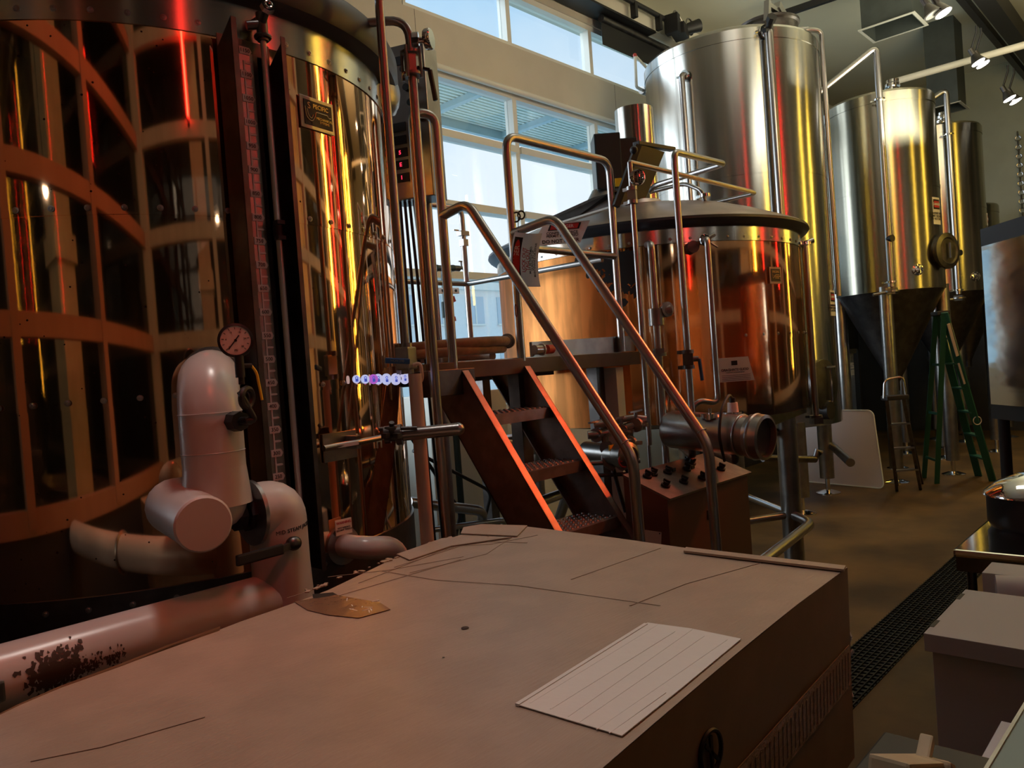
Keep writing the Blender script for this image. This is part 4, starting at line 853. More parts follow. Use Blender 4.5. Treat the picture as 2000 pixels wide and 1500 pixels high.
# confined space sign on the lid (left side)
c_ = at(1094, 462, 5.15); rv = Vector((_R0[0], _R0[1], .05)).normalized(); uv = Vector((.25*_F0[0], .25*_F0[1], .95)).normalized(); rv = (rv-uv*rv.dot(uv)).normalized(); nn = rv.cross(uv)
bm = B(); prism(bm, [c_+rv*x+uv*y for x, y in ((-.20, -.055), (.13, -.055), (.21, .1), (-.10, .1))], nn*.003); sg = obj('warning_sign', bm, 'signwhite', tk, 'white confined space warning sign')
bm = B(); prism(bm, [c_+nn*.004+rv*x+uv*y for x, y in ((-.08, .045), (.13, .045), (.15, .09), (-.06, .09))], nn*.002); obj('sign_header', bm, 'black', sg)
bm = B(); prism(bm, [c_+nn*.0065+rv*x+uv*y for x, y in ((-.065, .05), (.12, .05), (.135, .085), (-.05, .085))], nn*.001); obj('sign_oval', bm, 'red', sg)
bm = B(); place_text(bm, 'DANGER', .03, c_+nn*.008+rv*.035+uv*.067, rv, uv); obj('sign_heading', bm, 'signwhite', sg)
bm = B(); place_text(bm, 'CONFINED SPACE\nPERMIT REQUIRED', .026, c_+nn*.0035+rv*.015+uv*.014, rv, uv, lsp=.8, bold=.015); place_text(bm, 'DO NOT ENTER', .034, c_+nn*.0035+rv*.0-uv*.034, rv, uv, bold=.02); obj('sign_lettering', bm, 'black', sg)
# maker plate
def small_plate(px, py, C, R, w, h, parent):
    P = onC(px, py, C, R); n = Vector((P.x-C[0], P.y-C[1], 0)).normalized(); tv = Vector((-n.y, n.x, 0)); u = Vector((0, 0, 1)); rot = Matrix((tv, n, u)).transposed(); P = P+n*.008
    bm = B(); box(bm, P, (w, .006, h), rot=rot); pl = obj('nameplate', bm, 'satin', parent, 'small steel maker plate')
    bm = B(); box(bm, P+n*.004, (w*.8, .003, h*.76), rot=rot); obj('plate_face', bm, 'black', pl)
    bm = B(); place_text(bm, 'SPECIFIC', w*.16, P+n*.006+u*h*.2, tv, u); place_text(bm, 'MECHANICAL\nSYSTEMS', w*.09, P+n*.006-u*h*.12+tv*w*.1, tv, u); tube(bm, [P+n*.006-tv*w*.3+u*h*.1, P+n*.006-tv*w*.28-u*h*.2, P+n*.006-tv*w*.1-u*h*.1, P+n*.006-tv*w*.05+u*h*.03, P+n*.006+tv*w*.3+u*h*.03], w*.01, .01, 5); obj('plate_lettering', bm, 'gold', pl)
small_plate(1512, 538, C2, R2, .135, .115, tk)
# sign mirrored in the window glass, modelled as a white sheet
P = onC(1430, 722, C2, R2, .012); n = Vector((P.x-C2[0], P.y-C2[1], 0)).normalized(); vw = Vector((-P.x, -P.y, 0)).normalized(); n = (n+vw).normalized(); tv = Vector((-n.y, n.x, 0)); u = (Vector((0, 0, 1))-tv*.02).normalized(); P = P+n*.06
bm = B(); prism(bm, [P+tv*x+u*y for x, y in ((-.105, -.078), (.125, -.078), (.095, .082), (-.125, .082))], n*.002); nt_ = obj('sign_reflection', bm, 'signwhite', tk, 'white sheet standing for a reflected sign')
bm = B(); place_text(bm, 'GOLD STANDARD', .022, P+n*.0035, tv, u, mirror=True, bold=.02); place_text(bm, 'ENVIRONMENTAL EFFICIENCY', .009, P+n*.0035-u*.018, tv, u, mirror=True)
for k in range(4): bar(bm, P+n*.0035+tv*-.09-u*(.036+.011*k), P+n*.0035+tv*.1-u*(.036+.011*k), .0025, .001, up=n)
bar(bm, P+n*.0035-tv*.02+u*.045, P+n*.0035+tv*.02+u*.045, .03, .001, up=n); obj('reflection_lettering', bm, 'black', nt_)
# side manway of the kettle
P = onC(1572, 640, C2, R2)
# legs and frame
legs = []
for ang in (-74, -10, 60, 130, 196):
    a = math.radians(ang); x, y = C2[0]+1.02*math.cos(a), C2[1]+1.02*math.sin(a); legs.append((x, y))
    bm = B(); cyl(bm, (x, y, .16), (x, y, zbot+.03), .075, seg=28); lg = obj('leg', bm, 'satin', tk)
    bm = B(); cyl(bm, (x, y, .03), (x, y, .17), .022); lathe(bm, [(0, .03), (.06, .03), (.13, .012), (.13, 0), (0, 0)], (x, y, 0), seg=32); obj('foot_pad', bm, 'pipe', lg)
bm = B(); lathe(bm, [(0, zbot-.12), (.5, zbot-.09), (R2-.06, zbot), (R2-.004, zbot+.005)], (*C2, 0), seg=80); obj('tank_bottom', bm, 'darksteel', tk)
bm = B(); bar(bm, Vector((legs[0][0]-.55, legs[0][1]-.1, zbot-.03)), Vector((legs[0][0]+.25, legs[0][1]-.04, zbot+.0)), .05, .12); obj('support_beam', bm, 'darksteel', tk)
bm = B(); P0 = Vector((legs[0][0], legs[0][1], onY(1550, 1003, legs[0][1]).z)); P1 = onY(1432, 1045, legs[0][1]-.45)
tube(bm, [P0, Vector((P0.x-.25, P0.y-.25, P0.z)), Vector((P1.x, P1.y, P0.z)), Vector((P1.x-.25, P1.y+.05, P0.z))], .035, .1); obj('frame_rail', bm, 'pipe', tk)
bm = B(); tube(bm, [P0, Vector((legs[1][0], legs[1][1], P0.z))], .028); obj('frame_rail', bm, 'pipe', tk)
bm = B(); tube(bm, [P0, Vector((legs[4][0], legs[4][1], P0.z))], .028); obj('frame_rail', bm, 'pipe', tk)
zr2 = onY(1520, 940, legs[0][1]).z
bm = B(); tube(bm, [Vector((legs[0][0]-1.0, legs[0][1]+.3, zr2+.35)), Vector((legs[0][0]-.05, legs[0][1]+.05, zr2+.35))], .03); obj('frame_rail', bm, 'pipe', tk)
# risers on the kettle
def riser(name, pts, r, parent, mt='pipe', fil=.06, label=None): bm = B(); tube(bm, pts, r, fil, 12); return obj(name, bm, mt, parent, label)
def V(px, py, D): return at(px, py, D)
DK = 4.55
def vx(px, py, D, pyl):  # vertical run passing through pixel, heights taken from pixel rows
    P = at(px, py, D); return [Vector((P.x, P.y, at(px+(q-py)*.072, q, D).z)) for q in pyl]
L_ = vx(1243, 500, DK, (318, 870))
r1 = riser('riser_pipe', [L_[1], Vector((L_[0].x, L_[0].y, L_[0].z)), Vector((L_[0].x, L_[0].y, L_[0].z))+Vector((0, 0, 0)), V(1478, 377, 5.6), V(1385, 398, 5.9)], .0155, tk)
bm = B(); q = Vector((L_[0].x, L_[0].y, at(1238, 385, DK).z)); clamp(bm, q+Vector((0, 0, .05)), (0, 0, 1), .02); clamp(bm, q-Vector((0, 0, .03)), (0, 0, 1), .02); box(bm, q+Vector((0, 0, .01)), (.05, .05, .06), .4); obj('valve', bm, 'satin', r1)
bm = B(); q = V(1245, 346, DK-.06); vw = Vector((-q.x, -q.y, 0)).normalized(); lathe(bm, [(0, .02), (.03, .02), (.044, .014), (.046, 0), (.046, -.02), (0, -.02)], q, vw, 30); obj('dial', bm, 'chrome', r1)
L_ = vx(1280, 600, DK, (478, 715)); P = onC(1264, 478, C2, R2)
r2 = riser('riser_pipe', [P, L_[0]+Vector((0, 0, .0)), Vector((L_[0].x, L_[0].y, .05))], .022, tk)
bm = B(); q = at(1291, 618, DK-.03); cyl(bm, (L_[0].x, L_[0].y, q.z-.05), (L_[0].x, L_[0].y, q.z+.05), .045, seg=14); cyl(bm, Vector((L_[0].x, L_[0].y, q.z+.02)), Vector((L_[0].x, L_[0].y, q.z+.02))+Vector((_R0[0]*.09, _R0[1]*.09, .02)), .03); lathe(bm, [(0, 0), (.045, .0), (.045, .02), (0, .02)], Vector((L_[0].x+_R0[0]*.06, L_[0].y+_R0[1]*.06, q.z+.04)), (-.3, -1, 0), 20); obj('valve', bm, 'satin', r2)
bm = B(); q = at(1291, 692, DK); clamp(bm, (L_[0].x, L_[0].y, q.z), (0, 0, 1), .03); box(bm, (L_[0].x, L_[0].y, q.z+.02), (.09, .05, .03), YAW); obj('coupling', bm, 'satin', r2)
L_ = vx(1330, 500, DK-.05, (297, 880))
r3 = riser('riser_pipe', [L_[1], L_[0], V(1415, 320, 5.2), V(1280, 362, 5.7), V(1270, 372, 5.8)], .02, tk)
bm = B(); q = Vector((L_[0].x, L_[0].y, at(1343, 702, DK).z)); clamp(bm, q+Vector((0, 0, .045)), (0, 0, 1), .023); clamp(bm, q-Vector((0, 0, .045)), (0, 0, 1), .023); box(bm, q, (.06, .06, .07), .5, bev=.004); cyl(bm, q, q+Vector((_R0[0]*.06, _R0[1]*.06, 0)), .016); obj('valve', bm, 'darksteel', r3)
bm = B(); q2 = q+Vector((_R0[0]*.065, _R0[1]*.065, 0)); bar(bm, q2+Vector((0, 0, .0)), q2+Vector((_R0[0]*.01, _R0[1]*.01, -.13)), .018, .014, bev=.004); obj('valve_handle', bm, 'blue', r3)
L_ = vx(1390, 600, DK, (468, 768)); P = onC(1375, 470, C2, R2)
r4 = riser('riser_pipe', [P, L_[0], L_[1]-Vector((0, 0, .06)), V(1365, 782, DK-.02), V(1348, 800, DK-.03), V(1350, 845, DK-.03)], .0175, tk, fil=.05)
bm = B(); q = P.lerp(L_[0], .6); torus(bm, q, Vector((P.x-C2[0], P.y-C2[1], 0)), .03, .01); cyl(bm, q, q+Vector((_R0[0]*.06, _R0[1]*.06, .03)), .01); cyl(bm, q, q+Vector((_R0[0]*.07, _R0[1]*.07, -.05)), .006); obj('clamp', bm, 'chrome', r4)
bm = B(); P = onC(1350, 484, C2, R2); n = Vector((P.x-C2[0], P.y-C2[1], 0)).normalized(); cyl(bm, P-n*.01, P+n*.05, .04); obj('port', bm, 'darksteel', tk)
Pd = at(1559, 620, 6.0); n = Vector((Pd.x-C2[0], Pd.y-C2[1], 0)).normalized(); Pd = Vector((C2[0], C2[1], 0))+n*(R2+.04)
za, zb2 = at(1556, 478, 6.0).z, at(1572, 815, 6.0).z
r5 = riser('riser_pipe', [Vector((Pd.x, Pd.y, zb2)), Vector((Pd.x, Pd.y, za)), Vector((Pd.x, Pd.y, za))-n*.1], .024, tk, fil=.04)
bm = B(); q = Vector((Pd.x, Pd.y, za)); clamp(bm, q, (0, 0, 1), .03); clamp(bm, q+Vector((-_R0[0]*.06, -_R0[1]*.06, 0)), _R0, .025); cyl(bm, q, q+Vector((_R0[0]*.07, _R0[1]*.07, .02)), .02); obj('clamp', bm, 'chrome', r5)
bm = B(); q = Vector((Pd.x, Pd.y, zb2)); clamp(bm, q, (0, 0, 1), .03); box(bm, q-Vector((0, 0, .03)), (.1, .07, .05), YAW); obj('valve', bm, 'darksteel', r5)
L_ = vx(1262, 800, DK+.1, (720, 960))
riser('riser_pipe', [L_[0], L_[1]], .011, tk)
riser('riser_pipe', [V(1376, 392, 5.6), V(1370, 372, 5.6), V(1338, 358, 5.7), V(1270, 375, 5.9)], .016, tk)
bm = B(); clamp(bm, V(1377, 382, 5.6), (0, 0, 1), .025); obj('clamp', bm, 'chrome', tk)
bm = B(); a = at(1201, 770, 5.05); bar(bm, (a.x, a.y, .0), (a.x, a.y, ZP-.1), .1, .08, up=(1, 0, 0)); single('column', 'pale galvanised column under the far end of the platform', 'column', bm, 'frame')
# horizontal steel cylinder
t = thing('grant_vessel', 'horizontal steel cylinder with black ended cap and sensor on top', 'vessel', at(1400, 850, 4.0))
a, b = at(1310, 838, 4.30), at(1478, 853, 3.92); d_ = (b-a).normalized(); rr = .105
bm = B(); lathe(bm, [(0, -.03), (.06, -.026), (.095, -.01), (rr, .02), (rr, (b-a).length-.02), (rr*.97, (b-a).length)], a, d_, 48); obj('shell', bm, 'satin', t)
bm = B(); torus(bm, b-d_*.08, d_, rr+.002, .006); torus(bm, b, d_, rr*1.04, .012, 40); lathe(bm, [(rr*1.08, -.03), (rr*1.12, .0), (rr*1.1, .05), (rr*.95, .055), (rr*.93, .02), (0, .0)], b, d_, 48); obj('end_ring', bm, 'pipe', t)
bm = B(); lathe(bm, [(0, .025), (rr*.92, .025), (rr*.92, .02)], b, d_, 40); obj('end_face', bm, 'rubber', t)
bm = B(); q = at(1387, 812, 4.06); cyl(bm, q-Vector((0, 0, .04)), q+Vector((0, 0, .0)), .03); clamp(bm, q, (0, 0, 1), .03); cyl(bm, q, q+Vector((0, 0, .04)), .008); obj('clamp', bm, 'chrome', t)
bm = B(); q = at(1432, 808, 4.1); cyl(bm, q-Vector((0, 0, .05)), q, .035); clamp(bm, q, (0, 0, 1), .035); obj('sensor_base', bm, 'chrome', t)
bm = B(); cyl(bm, q, q+Vector((0, 0, .06)), .03, .026); obj('sensor_head', bm, 'signwhite', t)
bm = B(); cyl(bm, q+Vector((0, 0, .06)), q+Vector((0, 0, .085)), .016); tube(bm, [q+Vector((0, 0, .08)), at(1424, 770, 4.05), at(1408, 800, 3.95), at(1404, 850, 3.9), at(1410, 880, 3.92), at(1415, 900, 4.0)], .008, .08, 8); obj('cable', bm, 'rubber', t)
for q_ in (.25, .75):
    bm = B(); p_ = a.lerp(b, q_); v_ = Vector((C2[0]-p_.x, C2[1]-p_.y, 0)); tube(bm, [p_-Vector((0, 0, .09)), p_-Vector((0, 0, .14)), p_-Vector((0, 0, .14))+v_*((v_.length-R2+.01)/v_.length)], .02, .04); obj('support_arm', bm, 'darksteel', t)
# sloped control desk
CD = at(1303, 975, 3.75); VY = CD.y
t = thing('control_desk', 'sloped metal control desk with rows of black and green switches', 'desk', (CD.x+.4, VY+.2, 0))
rX = onY(1458, 912, VY).x; dpt = .42
f0 = Vector((CD.x, VY, CD.z)); f1 = Vector((rX, VY, CD.z)); L0 = onX(1253, 933, CD.x); dpt = max(.25, min(.5, L0.y-VY)); zh = L0.z
bk = .0
bm = B(); poly = [(CD.x, VY, .45), (CD.x, VY, CD.z), (CD.x, VY+dpt, zh), (CD.x, VY+dpt, .45)]; prism(bm, poly, (rX-CD.x, 0, 0)); obj('desk_housing', bm, 'cabinet', t)
bm = B(); bx(bm, CD.x+.03, rX-.02, VY+.04, VY+dpt, 0, .45); obj('desk_base', bm, 'darksteel', t)
uu = Vector((0, dpt, zh-CD.z)); un_ = uu.normalized(); nn = Vector((1, 0, 0)).cross(un_)
bm = B(); prism(bm, [f0-un_*.02+nn*.002-Vector((.01, 0, 0)), f1-un_*.02+nn*.002+Vector((.01, 0, 0)), f1+uu+nn*.002+Vector((.01, 0, 0)), f0+uu+nn*.002-Vector((.01, 0, 0))], nn*.012); obj('desk_top', bm, 'stairsteel', t, 'reddish lit sloped top plate')
for (u_, v_, k) in ((.12, .30, 0), (.12, .72, 1), (.30, .25, 0), (.33, .68, 1), (.52, .60, 1), (.50, .2, 0), (.66, .75, 0), (.80, .3, 0), (.82, .62, 0), (.70, .9, 0), (.2, .75, 0)):
    P = f0+Vector(((rX-CD.x)*u_, 0, 0))+uu*v_+nn*.014
    bm = B(); cyl(bm, P, P+nn*.012, .024); cyl(bm, P+nn*.01, P+nn*.028, .016); bar(bm, P+nn*.03-un_*.018, P+nn*.03+un_*.018, .010, .016, up=nn); kb = obj('switch', bm, 'rubber', t)
    if k: bm = B(); P2 = P+Vector((.05, 0, 0)); box(bm, P2+nn*.01, (.035, .02, .02), bev=.003); obj('indicator', bm, 'greenpipe', kb, 'dark green indicator')
bm = B(); box(bm, (CD.x-.002, VY+dpt*.35, CD.z-.33), (.004, .13, .07)); box(bm, (CD.x+.2*(rX-CD.x)+.25, VY-.002, CD.z-.15), (.09, .004, .05)); obj('rating_plate', bm, 'black', t)
bm = B(); bar(bm, (CD.x-.01, VY-.01, .47), (rX+.01, VY-.01, .47), .02, .03); obj('base_trim', bm, 'darksteel', t)
# cream signs at the foot of the stairs
t = thing('paper_sign', 'small cream sheet hanging at the foot of the right handrail', 'sign', onX(1275, 1040, TX1+.03))
P = at(1274, 1050, 3.2); bm = B(); prism(bm, [P+Vector((_R0[0]*x, _R0[1]*x, z)) for x, z in ((-.05, -.08), (.03, -.08), (.04, .02), (-.05, .04))], (.0, .003, 0)); obj('sheet', bm, 'offwhite', t)
bm = B(); box(bm, P+Vector((_R0[0]*.03, _R0[1]*.03, .015))-Vector((0, .002, 0)), (.005, .003, .005)); obj('hole', bm, 'black', t)
# pumps and valves between stair and kettle
t = thing('pump_manifold', 'cluster of steel pump pipes and butterfly valves beside the stairs', 'pump', at(1200, 880, 4.4))
def pr(pts, r, D=4.35, mt='pipe', nm='manifold_pipe', fil=.05):
    bm = B(); tube(bm, [at(x, y, D) for x, y in pts], r, fil, 12); obj(nm, bm, mt, t)
pr([(1148, 850), (1182, 848), (1230, 832), (1262, 822)], .024); pr([(1160, 832), (1235, 815), (1262, 818)], .018); pr([(1182, 850), (1180, 905), (1200, 915)], .02); pr([(1232, 838), (1230, 905)], .016)
pr([(1150, 905), (1250, 900)], .014); pr([(1140, 930), (1240, 925)], .012, mt='darksteel'); pr([(1205, 880), (1245, 960)], .01, mt='rubber'); pr([(1195, 905), (1210, 960), (1222, 1000)], .012, mt='rubber')
for (x, y, D) in ((1165, 850, 4.35), (1215, 842, 4.33), (1243, 830, 4.33), (1185, 875, 4.33), (1231, 865, 4.33), (1216, 905, 4.3)):
    bm = B(); P = at(x, y, D); clamp(bm, P, (1, .1, .05), .026); cyl(bm, P, P+Vector((0, 0, .07)), .01); bar(bm, P+Vector((-.06, 0, .075)), P+Vector((.06, 0, .08)), .014, .01); obj('valve', bm, 'satin', t)
bm = B(); P = at(1208, 888, 4.3); lathe(bm, [(0, 0), (.06, 0), (.075, .02), (.075, .09), (.05, .11), (0, .11)], P, (-.3, -1, 0), 28); cyl(bm, P, P+Vector((.1, .3, 0)), .06); obj('pump_head', bm, 'satin', t)
bm = B(); P = at(1218, 900, 4.2); torus(bm, P, (-.2, -1, .1), .035, .005); bar(bm, P-Vector((.03, 0, 0)), P+Vector((.03, 0, 0)), .006, .006); obj('handwheel', bm, 'redplastic', t)
bm = B(); box(bm, at(1196, 874, 4.28), (.06, .01, .03)); obj('sticker', bm, 'yellow', t)
bm = B(); P = at(1200, 960, 4.4); bx(bm, P.x-.2, P.x+.2, P.y, P.y+.4, 0, .35, .01); obj('pump_base', bm, 'darksteel', t)
# ------------------------------------------------------------------ tall steel tanks
def sign_on(px, py, C, R, w, h, parent):
    P = onC(px, py, C, R); n = Vector((P.x-C[0], P.y-C[1], 0)).normalized(); vw = Vector((-P.x, -P.y, 0)).normalized(); tv = Vector((-n.y, n.x, 0)); u = Vector((0, 0, 1))
    a0 = math.atan2(n.y, n.x); hw = w/2/R
    bm = B(); arc_band(bm, C, R+.004, P.z-h/2, P.z+h/2, a0-hw, a0+hw, .003, 8); s = obj('warning_sign', bm, 'signwhite', parent, 'white confined space warning sign')
    bm = B(); arc_band(bm, C, R+.008, P.z+h*.06, P.z+h*.42, a0-hw*.85, a0+hw*.85, .001, 8); obj('sign_header', bm, 'black', s)
    bm = B(); arc_band(bm, C, R+.010, P.z+h*.12, P.z+h*.36, a0-hw*.7, a0+hw*.7, .001, 8); obj('sign_oval', bm, 'red', s)
    bm = B(); bend_text(bm, 'DANGER', h*.13, C, R+.0115, a0, P.z+h*.24, bold=.02); obj('sign_heading', bm, 'signwhite', s)
    bm = B(); bend_text(bm, 'CONFINED SPACE\nPERMIT REQUIRED\nDO NOT ENTER', h*.115, C, R+.0075, a0, P.z-h*.2, bold=.02, lsp=.9); obj('sign_lettering', bm, 'black', s)
def steel_tank(name, label, C, R, ztop, zbot, mt, dome, seams, cone=None, legang=(), legr=None, bolted=False, group=None):
    t = thing(name, label, 'tank', (C[0], C[1], 0), group)
    bm = B(); ed_ = [zbot]+list(seams)+[ztop]
    for a_, b_ in zip(ed_[:-1], ed_[1:]): lathe(bm, [(R, a_), (R, b_)], (*C, 0), seg=128)
    for q in seams: lathe(bm, [(R, q), (R+.004, q)], (*C, 0), seg=128); lathe(bm, [(R+.004, q), (R+.004, q+.05)], (*C, 0), seg=128); lathe(bm, [(R+.004, q+.05), (R, q+.05)], (*C, 0), seg=128)
    obj('shell', bm, mt, t)
    bm = B(); lathe(bm, [(R+.006, ztop-.12), (R+.006, ztop)], (*C, 0), seg=100); lathe(bm, [(R+.003, ztop-.12), (R+.006, ztop-.12)], (*C, 0), seg=100); lathe(bm, [(R+.006, ztop), (R-.01, ztop+.03), (R*.9, ztop+dome*.35), (R*.6, ztop+dome*.75), (R*.3, ztop+dome), (0, ztop+dome*1.03)], (*C, 0), seg=100); obj('dome_lid', bm, mt, t)
    if cone is not None: bm = B(); lathe(bm, [(R-.004, zbot), (R-.02, zbot-.004), (.06, cone), (.06, cone-.12), (0, cone-.12)], (*C, 0), seg=80); obj('cone_bottom', bm, 'darksteel', t, 'dark conical bottom')
    else: bm = B(); lathe(bm, [(R-.004, zbot), (R-.03, zbot-.004), (.5, zbot-.06), (0, zbot-.08)], (*C, 0), seg=80); obj('tank_bottom', bm, 'darksteel', t)
    lr = legr or R*.93
    for a in legang:
        a = math.radians(a) if not isinstance(a, tuple) else math.atan2(a[1]-C[1], a[0]-C[0]); q = lr
        x, y = C[0]+q*math.cos(a), C[1]+q*math.sin(a); bm = B(); cyl(bm, (x, y, .2), (x, y, zbot+.06), .085 if cone is not None else .09, seg=28); lg = obj('leg', bm, 'satin', t)
        bm = B(); cyl(bm, (x, y, .02), (x, y, .22), .03); lathe(bm, [(0, .05), (.06, .045), (.15, .014), (.15, 0), (0, 0)], (x, y, 0), seg=30); obj('foot_pad', bm, 'chrome', lg)
    return t
CA = (9.176, 4.434); RA_ = 1.05; zA1 = onC(1480, 52, CA, RA_).z; zA0 = onC(1600, 832, CA, RA_).z
sA = [onC(1440, 556, CA, RA_).z, onC(1550, 337, CA, RA_).z]
ta = steel_tank('steel_tank', 'tallest brushed steel tank rising behind the copper kettle', CA, RA_, zA1, zA0, 'steel', .22, [onC(1620, 560, CA, RA_).z, onC(1560, 335, CA, RA_).z], None, ((10.028, 3.791), 60, 150, 235), .98)
sign_on(1626, 592, CA, RA_, .2, .30, ta)
# top hatch
ht = at(1524, 30, 9.0); dirv = Vector((CA[0]-ht.x, CA[1]-ht.y, 0)); hp = Vector((ht.x, ht.y, zA1+.10)); 
bm = B(); lathe(bm, [(.34, -.04), (.34, .10), (.36, .12), (.36, .15), (.28, .19), (0, .22)], hp+Vector((.1, .2, 0)), (0, 0, 1), 40); hh = obj('top_hatch', bm, 'darksteel', ta)
bm = B(); bar(bm, hp+Vector((-.35, .0, .2)), hp+Vector((.1, .0, .2)), .05, .05); bar(bm, hp+Vector((-.38, 0, .0)), hp+Vector((-.33, 0, .24)), .06, .06); box(bm, hp+Vector((-.0, -.0, .22)), (.2, .08, .1), rot=Euler((0, .5, 0)).to_matrix()); cyl(bm, hp+Vector((.1, .1, .2)), hp+Vector((.1, .1, .36)), .015); cyl(bm, hp+Vector((.3, .05, .11)), hp+Vector((.52, -.12, .13)), .015); obj('hatch_hinge', bm, 'pipe', hh)
def surf_pipe(parent, C, R, px, py0, py1, off, r, mt='pipe', top=True, sl=.06, nm='riser_pipe'):
    P = onC(px, py0, C, R); n = Vector((P.x-C[0], P.y-C[1], 0)).normalized(); Q = Vector((C[0], C[1], 0))+n*(R+off); D = Q.x*_F[0]+Q.y*_F[1]
    za = at(px, py0, D).z; zb = at(px+(py1-py0)*sl, py1, D).z
    pts = [Vector((Q.x, Q.y, zb)), Vector((Q.x, Q.y, za))]+([Vector((Q.x, Q.y, za))-n*(off+.02)] if top else [])
    bm = B(); tube(bm, pts, r, .07, 14); o = obj(nm, bm, mt, parent)
    if top: bm = B(); clamp(bm, Vector((Q.x, Q.y, za))-n*(off*.6), n, r*1.1); obj('clamp', bm, 'chrome', o)
    return o, Q, n, za, zb
o, Q, n, za, zb = surf_pipe(ta, CA, RA_, 1494, 62, 520, .09, .045)
bm = B(); q = Vector((Q.x, Q.y, za)); cyl(bm, q, q+n*.06+Vector((0, 0, .06)), .04); cyl(bm, q+n*.06+Vector((0, 0, .06)), q+n*.11+Vector((.0, 0, .09)), .055, seg=8); cyl(bm, q-Vector((.12, 0, .05)), q, .025); obj('valve', bm, 'rubber', o)
surf_pipe(ta, CA, RA_, 1340, 148, 520, .10, .035)
Pm = at(1604, 60, 9.2); bm = B(); tube(bm, [hp+Vector((.35, -.1, .04)), Vector((Pm.x-.12, Pm.y+.1, hp.z+.06)), Vector((Pm.x, Pm.y, hp.z+.04)), Vector((Pm.x, Pm.y, hp.z-.25)), Vector((Pm.x+.02, Pm.y, zA0+1.5))], .028, .08); obj('vent_pipe', bm, 'pipe', ta)
# side manway of the tall tank
P = onC(1600, 752, CA, RA_); n = Vector((P.x-CA[0], P.y-CA[1], 0)).normalized(); n = (n+Vector((.15, -.3, 0))).normalized()
bm = B(); lathe(bm, [(.27, -.15), (.27, .03), (.29, .05), (.29, .07), (.2, .085), (0, .09)], P, n, 40); mw = obj('manway', bm, 'darksteel', ta, 'round dark side manway')
bm = B(); tv = Vector((-n.y, n.x, 0)); a, b = P+n*.12+tv*.05+Vector((0, 0, .2)), P+n*.12+tv*.05-Vector((0, 0, .2)); tube(bm, [a-n*.06, a, b, b-n*.06], .012, .02, 8); bar(bm, a-tv*.1, a+tv*.1, .02, .02); obj('manway_handle', bm, 'chrome', mw)
bm = B(); cyl(bm, onC(1604, 802, CA, RA_), onC(1604, 802, CA, RA_)+n*.12, .1); obj('outlet', bm, 'rubber', ta)
zz_ = onC(1600, 921, CA, RA_).z; bm = B(); tube(bm, [Vector((9.0, 3.2, .55)), Vector((10.02, 3.79, .62))], .05); obj('frame_rail', bm, 'satin', ta)
bm = B(); tube(bm, [at(1490, 895, 7.3), at(1592, 897, 7.6)], .035); tube(bm, [at(1592, 897, 7.6), at(1596, 880, 7.6), at(1604, 885, 7.6)], .03); single('drain_pipe', 'dark pipe with small tap low behind the kettle legs', 'pipe', bm, 'darksteel')
# fermenters
CB = (11.616, 3.444); RB = .70; zB1 = onC(1735, 178, CB, RB).z; zB0 = onC(1735, 568, CB, RB).z
def fermenter(C, R, label, zt, zb, leg, seams):
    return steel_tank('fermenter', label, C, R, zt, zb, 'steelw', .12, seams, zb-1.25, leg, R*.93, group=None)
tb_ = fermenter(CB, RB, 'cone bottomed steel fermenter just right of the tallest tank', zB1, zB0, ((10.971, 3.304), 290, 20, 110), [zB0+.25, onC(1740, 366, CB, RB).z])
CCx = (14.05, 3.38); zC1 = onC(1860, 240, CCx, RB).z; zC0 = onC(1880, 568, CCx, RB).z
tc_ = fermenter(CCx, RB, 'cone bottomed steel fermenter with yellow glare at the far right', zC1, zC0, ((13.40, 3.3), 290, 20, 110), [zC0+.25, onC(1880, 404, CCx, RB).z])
CD_ = (16.1, 3.5); td_ = fermenter(CD_, .62, 'dim smaller fermenter mostly hidden at the back right corner', zC1-1.0, zC0+.1, (180, 290, 20, 110), [zC0+.4])
sign_on(1829, 412, CB, RB, .19, .36, tb_); sign_on(1933, 439, CCx, RB, .19, .36, tc_)
